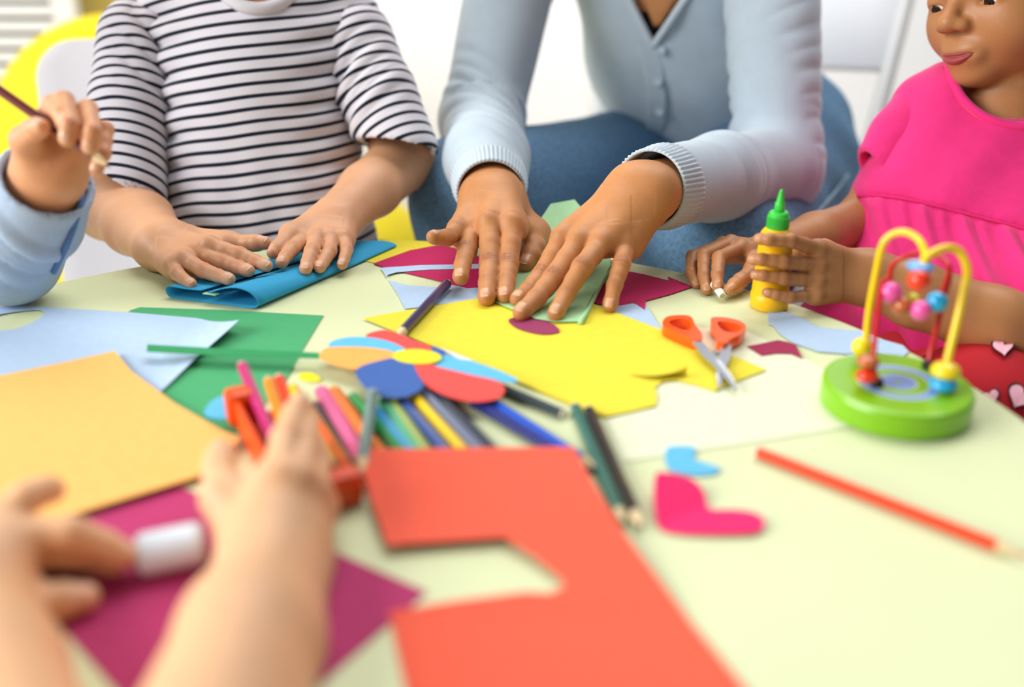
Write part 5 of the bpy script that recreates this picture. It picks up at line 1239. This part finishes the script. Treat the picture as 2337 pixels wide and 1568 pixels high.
# folding chair of the teacher
fc = thing('folding_chair', (.33, 1.5, 0), 'white folding chair the adult sits on', 'chair')
m_fw = mat('folding_white', '#eceef2', .35, spec=.5); m_ft = mat('folding_tube', '#d3d3d2', .3, spec=.5)
FD = 1.52
def fp(px, py, D=FD): return PD(px, py, D)
# backrest panel between the side tubes
V = []; xs = np.linspace(0, 1, 13)
pTL, pTR, pBL, pBR = fp(1395, -330, 1.60), fp(2085, -330, 1.60), fp(1375, 160, FD), fp(2035, 165, FD)
for i, t in enumerate((0, .5, 1.0)):
    for u in xs:
        p = (pTL*(1-u)+pTR*u)*(1-t)+(pBL*(1-u)+pBR*u)*t; V.append(p+A(0, .03*math.sin(math.pi*u), 0))
Fc = [[i*13+j, i*13+j+1, (i+1)*13+j+1, (i+1)*13+j] for i in range(2) for j in range(12)]
o = obj('backrest', V, Fc, m_fw, fc, smooth=True); s = o.modifiers.new('s', 'SOLIDIFY'); s.thickness = .014; s.offset = 0; b = o.modifiers.new('b', 'BEVEL'); b.width = .004; b.segments = 2
for (a_, b_, c_, d_) in ((fp(2088, -330, 1.60), fp(2068, 0, 1.545), fp(2025, 170, FD), fp(1935, 520, 1.44)), (fp(1392, -330, 1.60), fp(1372, 0, 1.545), fp(1362, 250, FD), fp(1350, 520, 1.44))):
    foot_ = d_.copy(); dirn = nrm(d_-c_); foot_ = d_+dirn*(d_[2]/-dirn[2]) if dirn[2] < 0 else d_
    V, Fc = tube([a_, b_, c_, d_, foot_+A(0, 0, .0)], .0125, n=14); V[:, 2] = np.maximum(V[:, 2], .001); obj('side_tube', V, Fc, m_ft, fc, smooth=True)
sx0, sx1 = fp(1400, 420, 1.42)[0], fp(1985, 420, 1.42)[0]; sy0, sy1 = 1.02, 1.46
V, Fc = box((sx0, sy0+.06, .350), (sx1, sy1, .376), .01, 3); obj('seat', V, Fc, m_fw, fc, smooth=True)
for x in (sx0+.01, sx1-.01):
    V, Fc = tube([A(x, sy0+.10, .39), A(x, 1.58, .012)], .0115, n=12); obj('rear_leg', V, Fc, m_ft, fc, smooth=True)
V, Fc = tube([A(sx0+.01, 1.5, .10), A(sx1-.01, 1.5, .10)], .009, n=10); obj('cross_bar', V, Fc, m_ft, fc, smooth=True)
V, Fc = tube([PD(1440, 562, 1.30), PD(1560, 582, 1.30)], .012, n=10)
# yellow bean bag
bb = su(.10, ell(PD(300, 335, 1.95), (.255, .24, .25)), ell(PD(790, 590, 1.90), (.155, .16, .125)), ell(PD(180, 680, 1.95), (.36, .28, .24)), ell(PD(560, 640, 1.93), (.28, .24, .20)))
bbs = inter(bb, plane(A(0, 0, .004), (0, 0, -1)), .03)
V, Q = cloth_mesh(bbs, .014, lambda V, g: .012*wn(V, 9, 3)+.004*wn(V, 30, 5)); V[:, 2] = np.maximum(V[:, 2], .001)
bbo = obj('bean_bag', V, Q, mat('beanbag_yellow', '#dcc500', .7, bump=.2, bscale=300, var=.04, vscale=12), None, 'large bright yellow bean bag behind the striped shirt', 'bean bag', smooth=True)
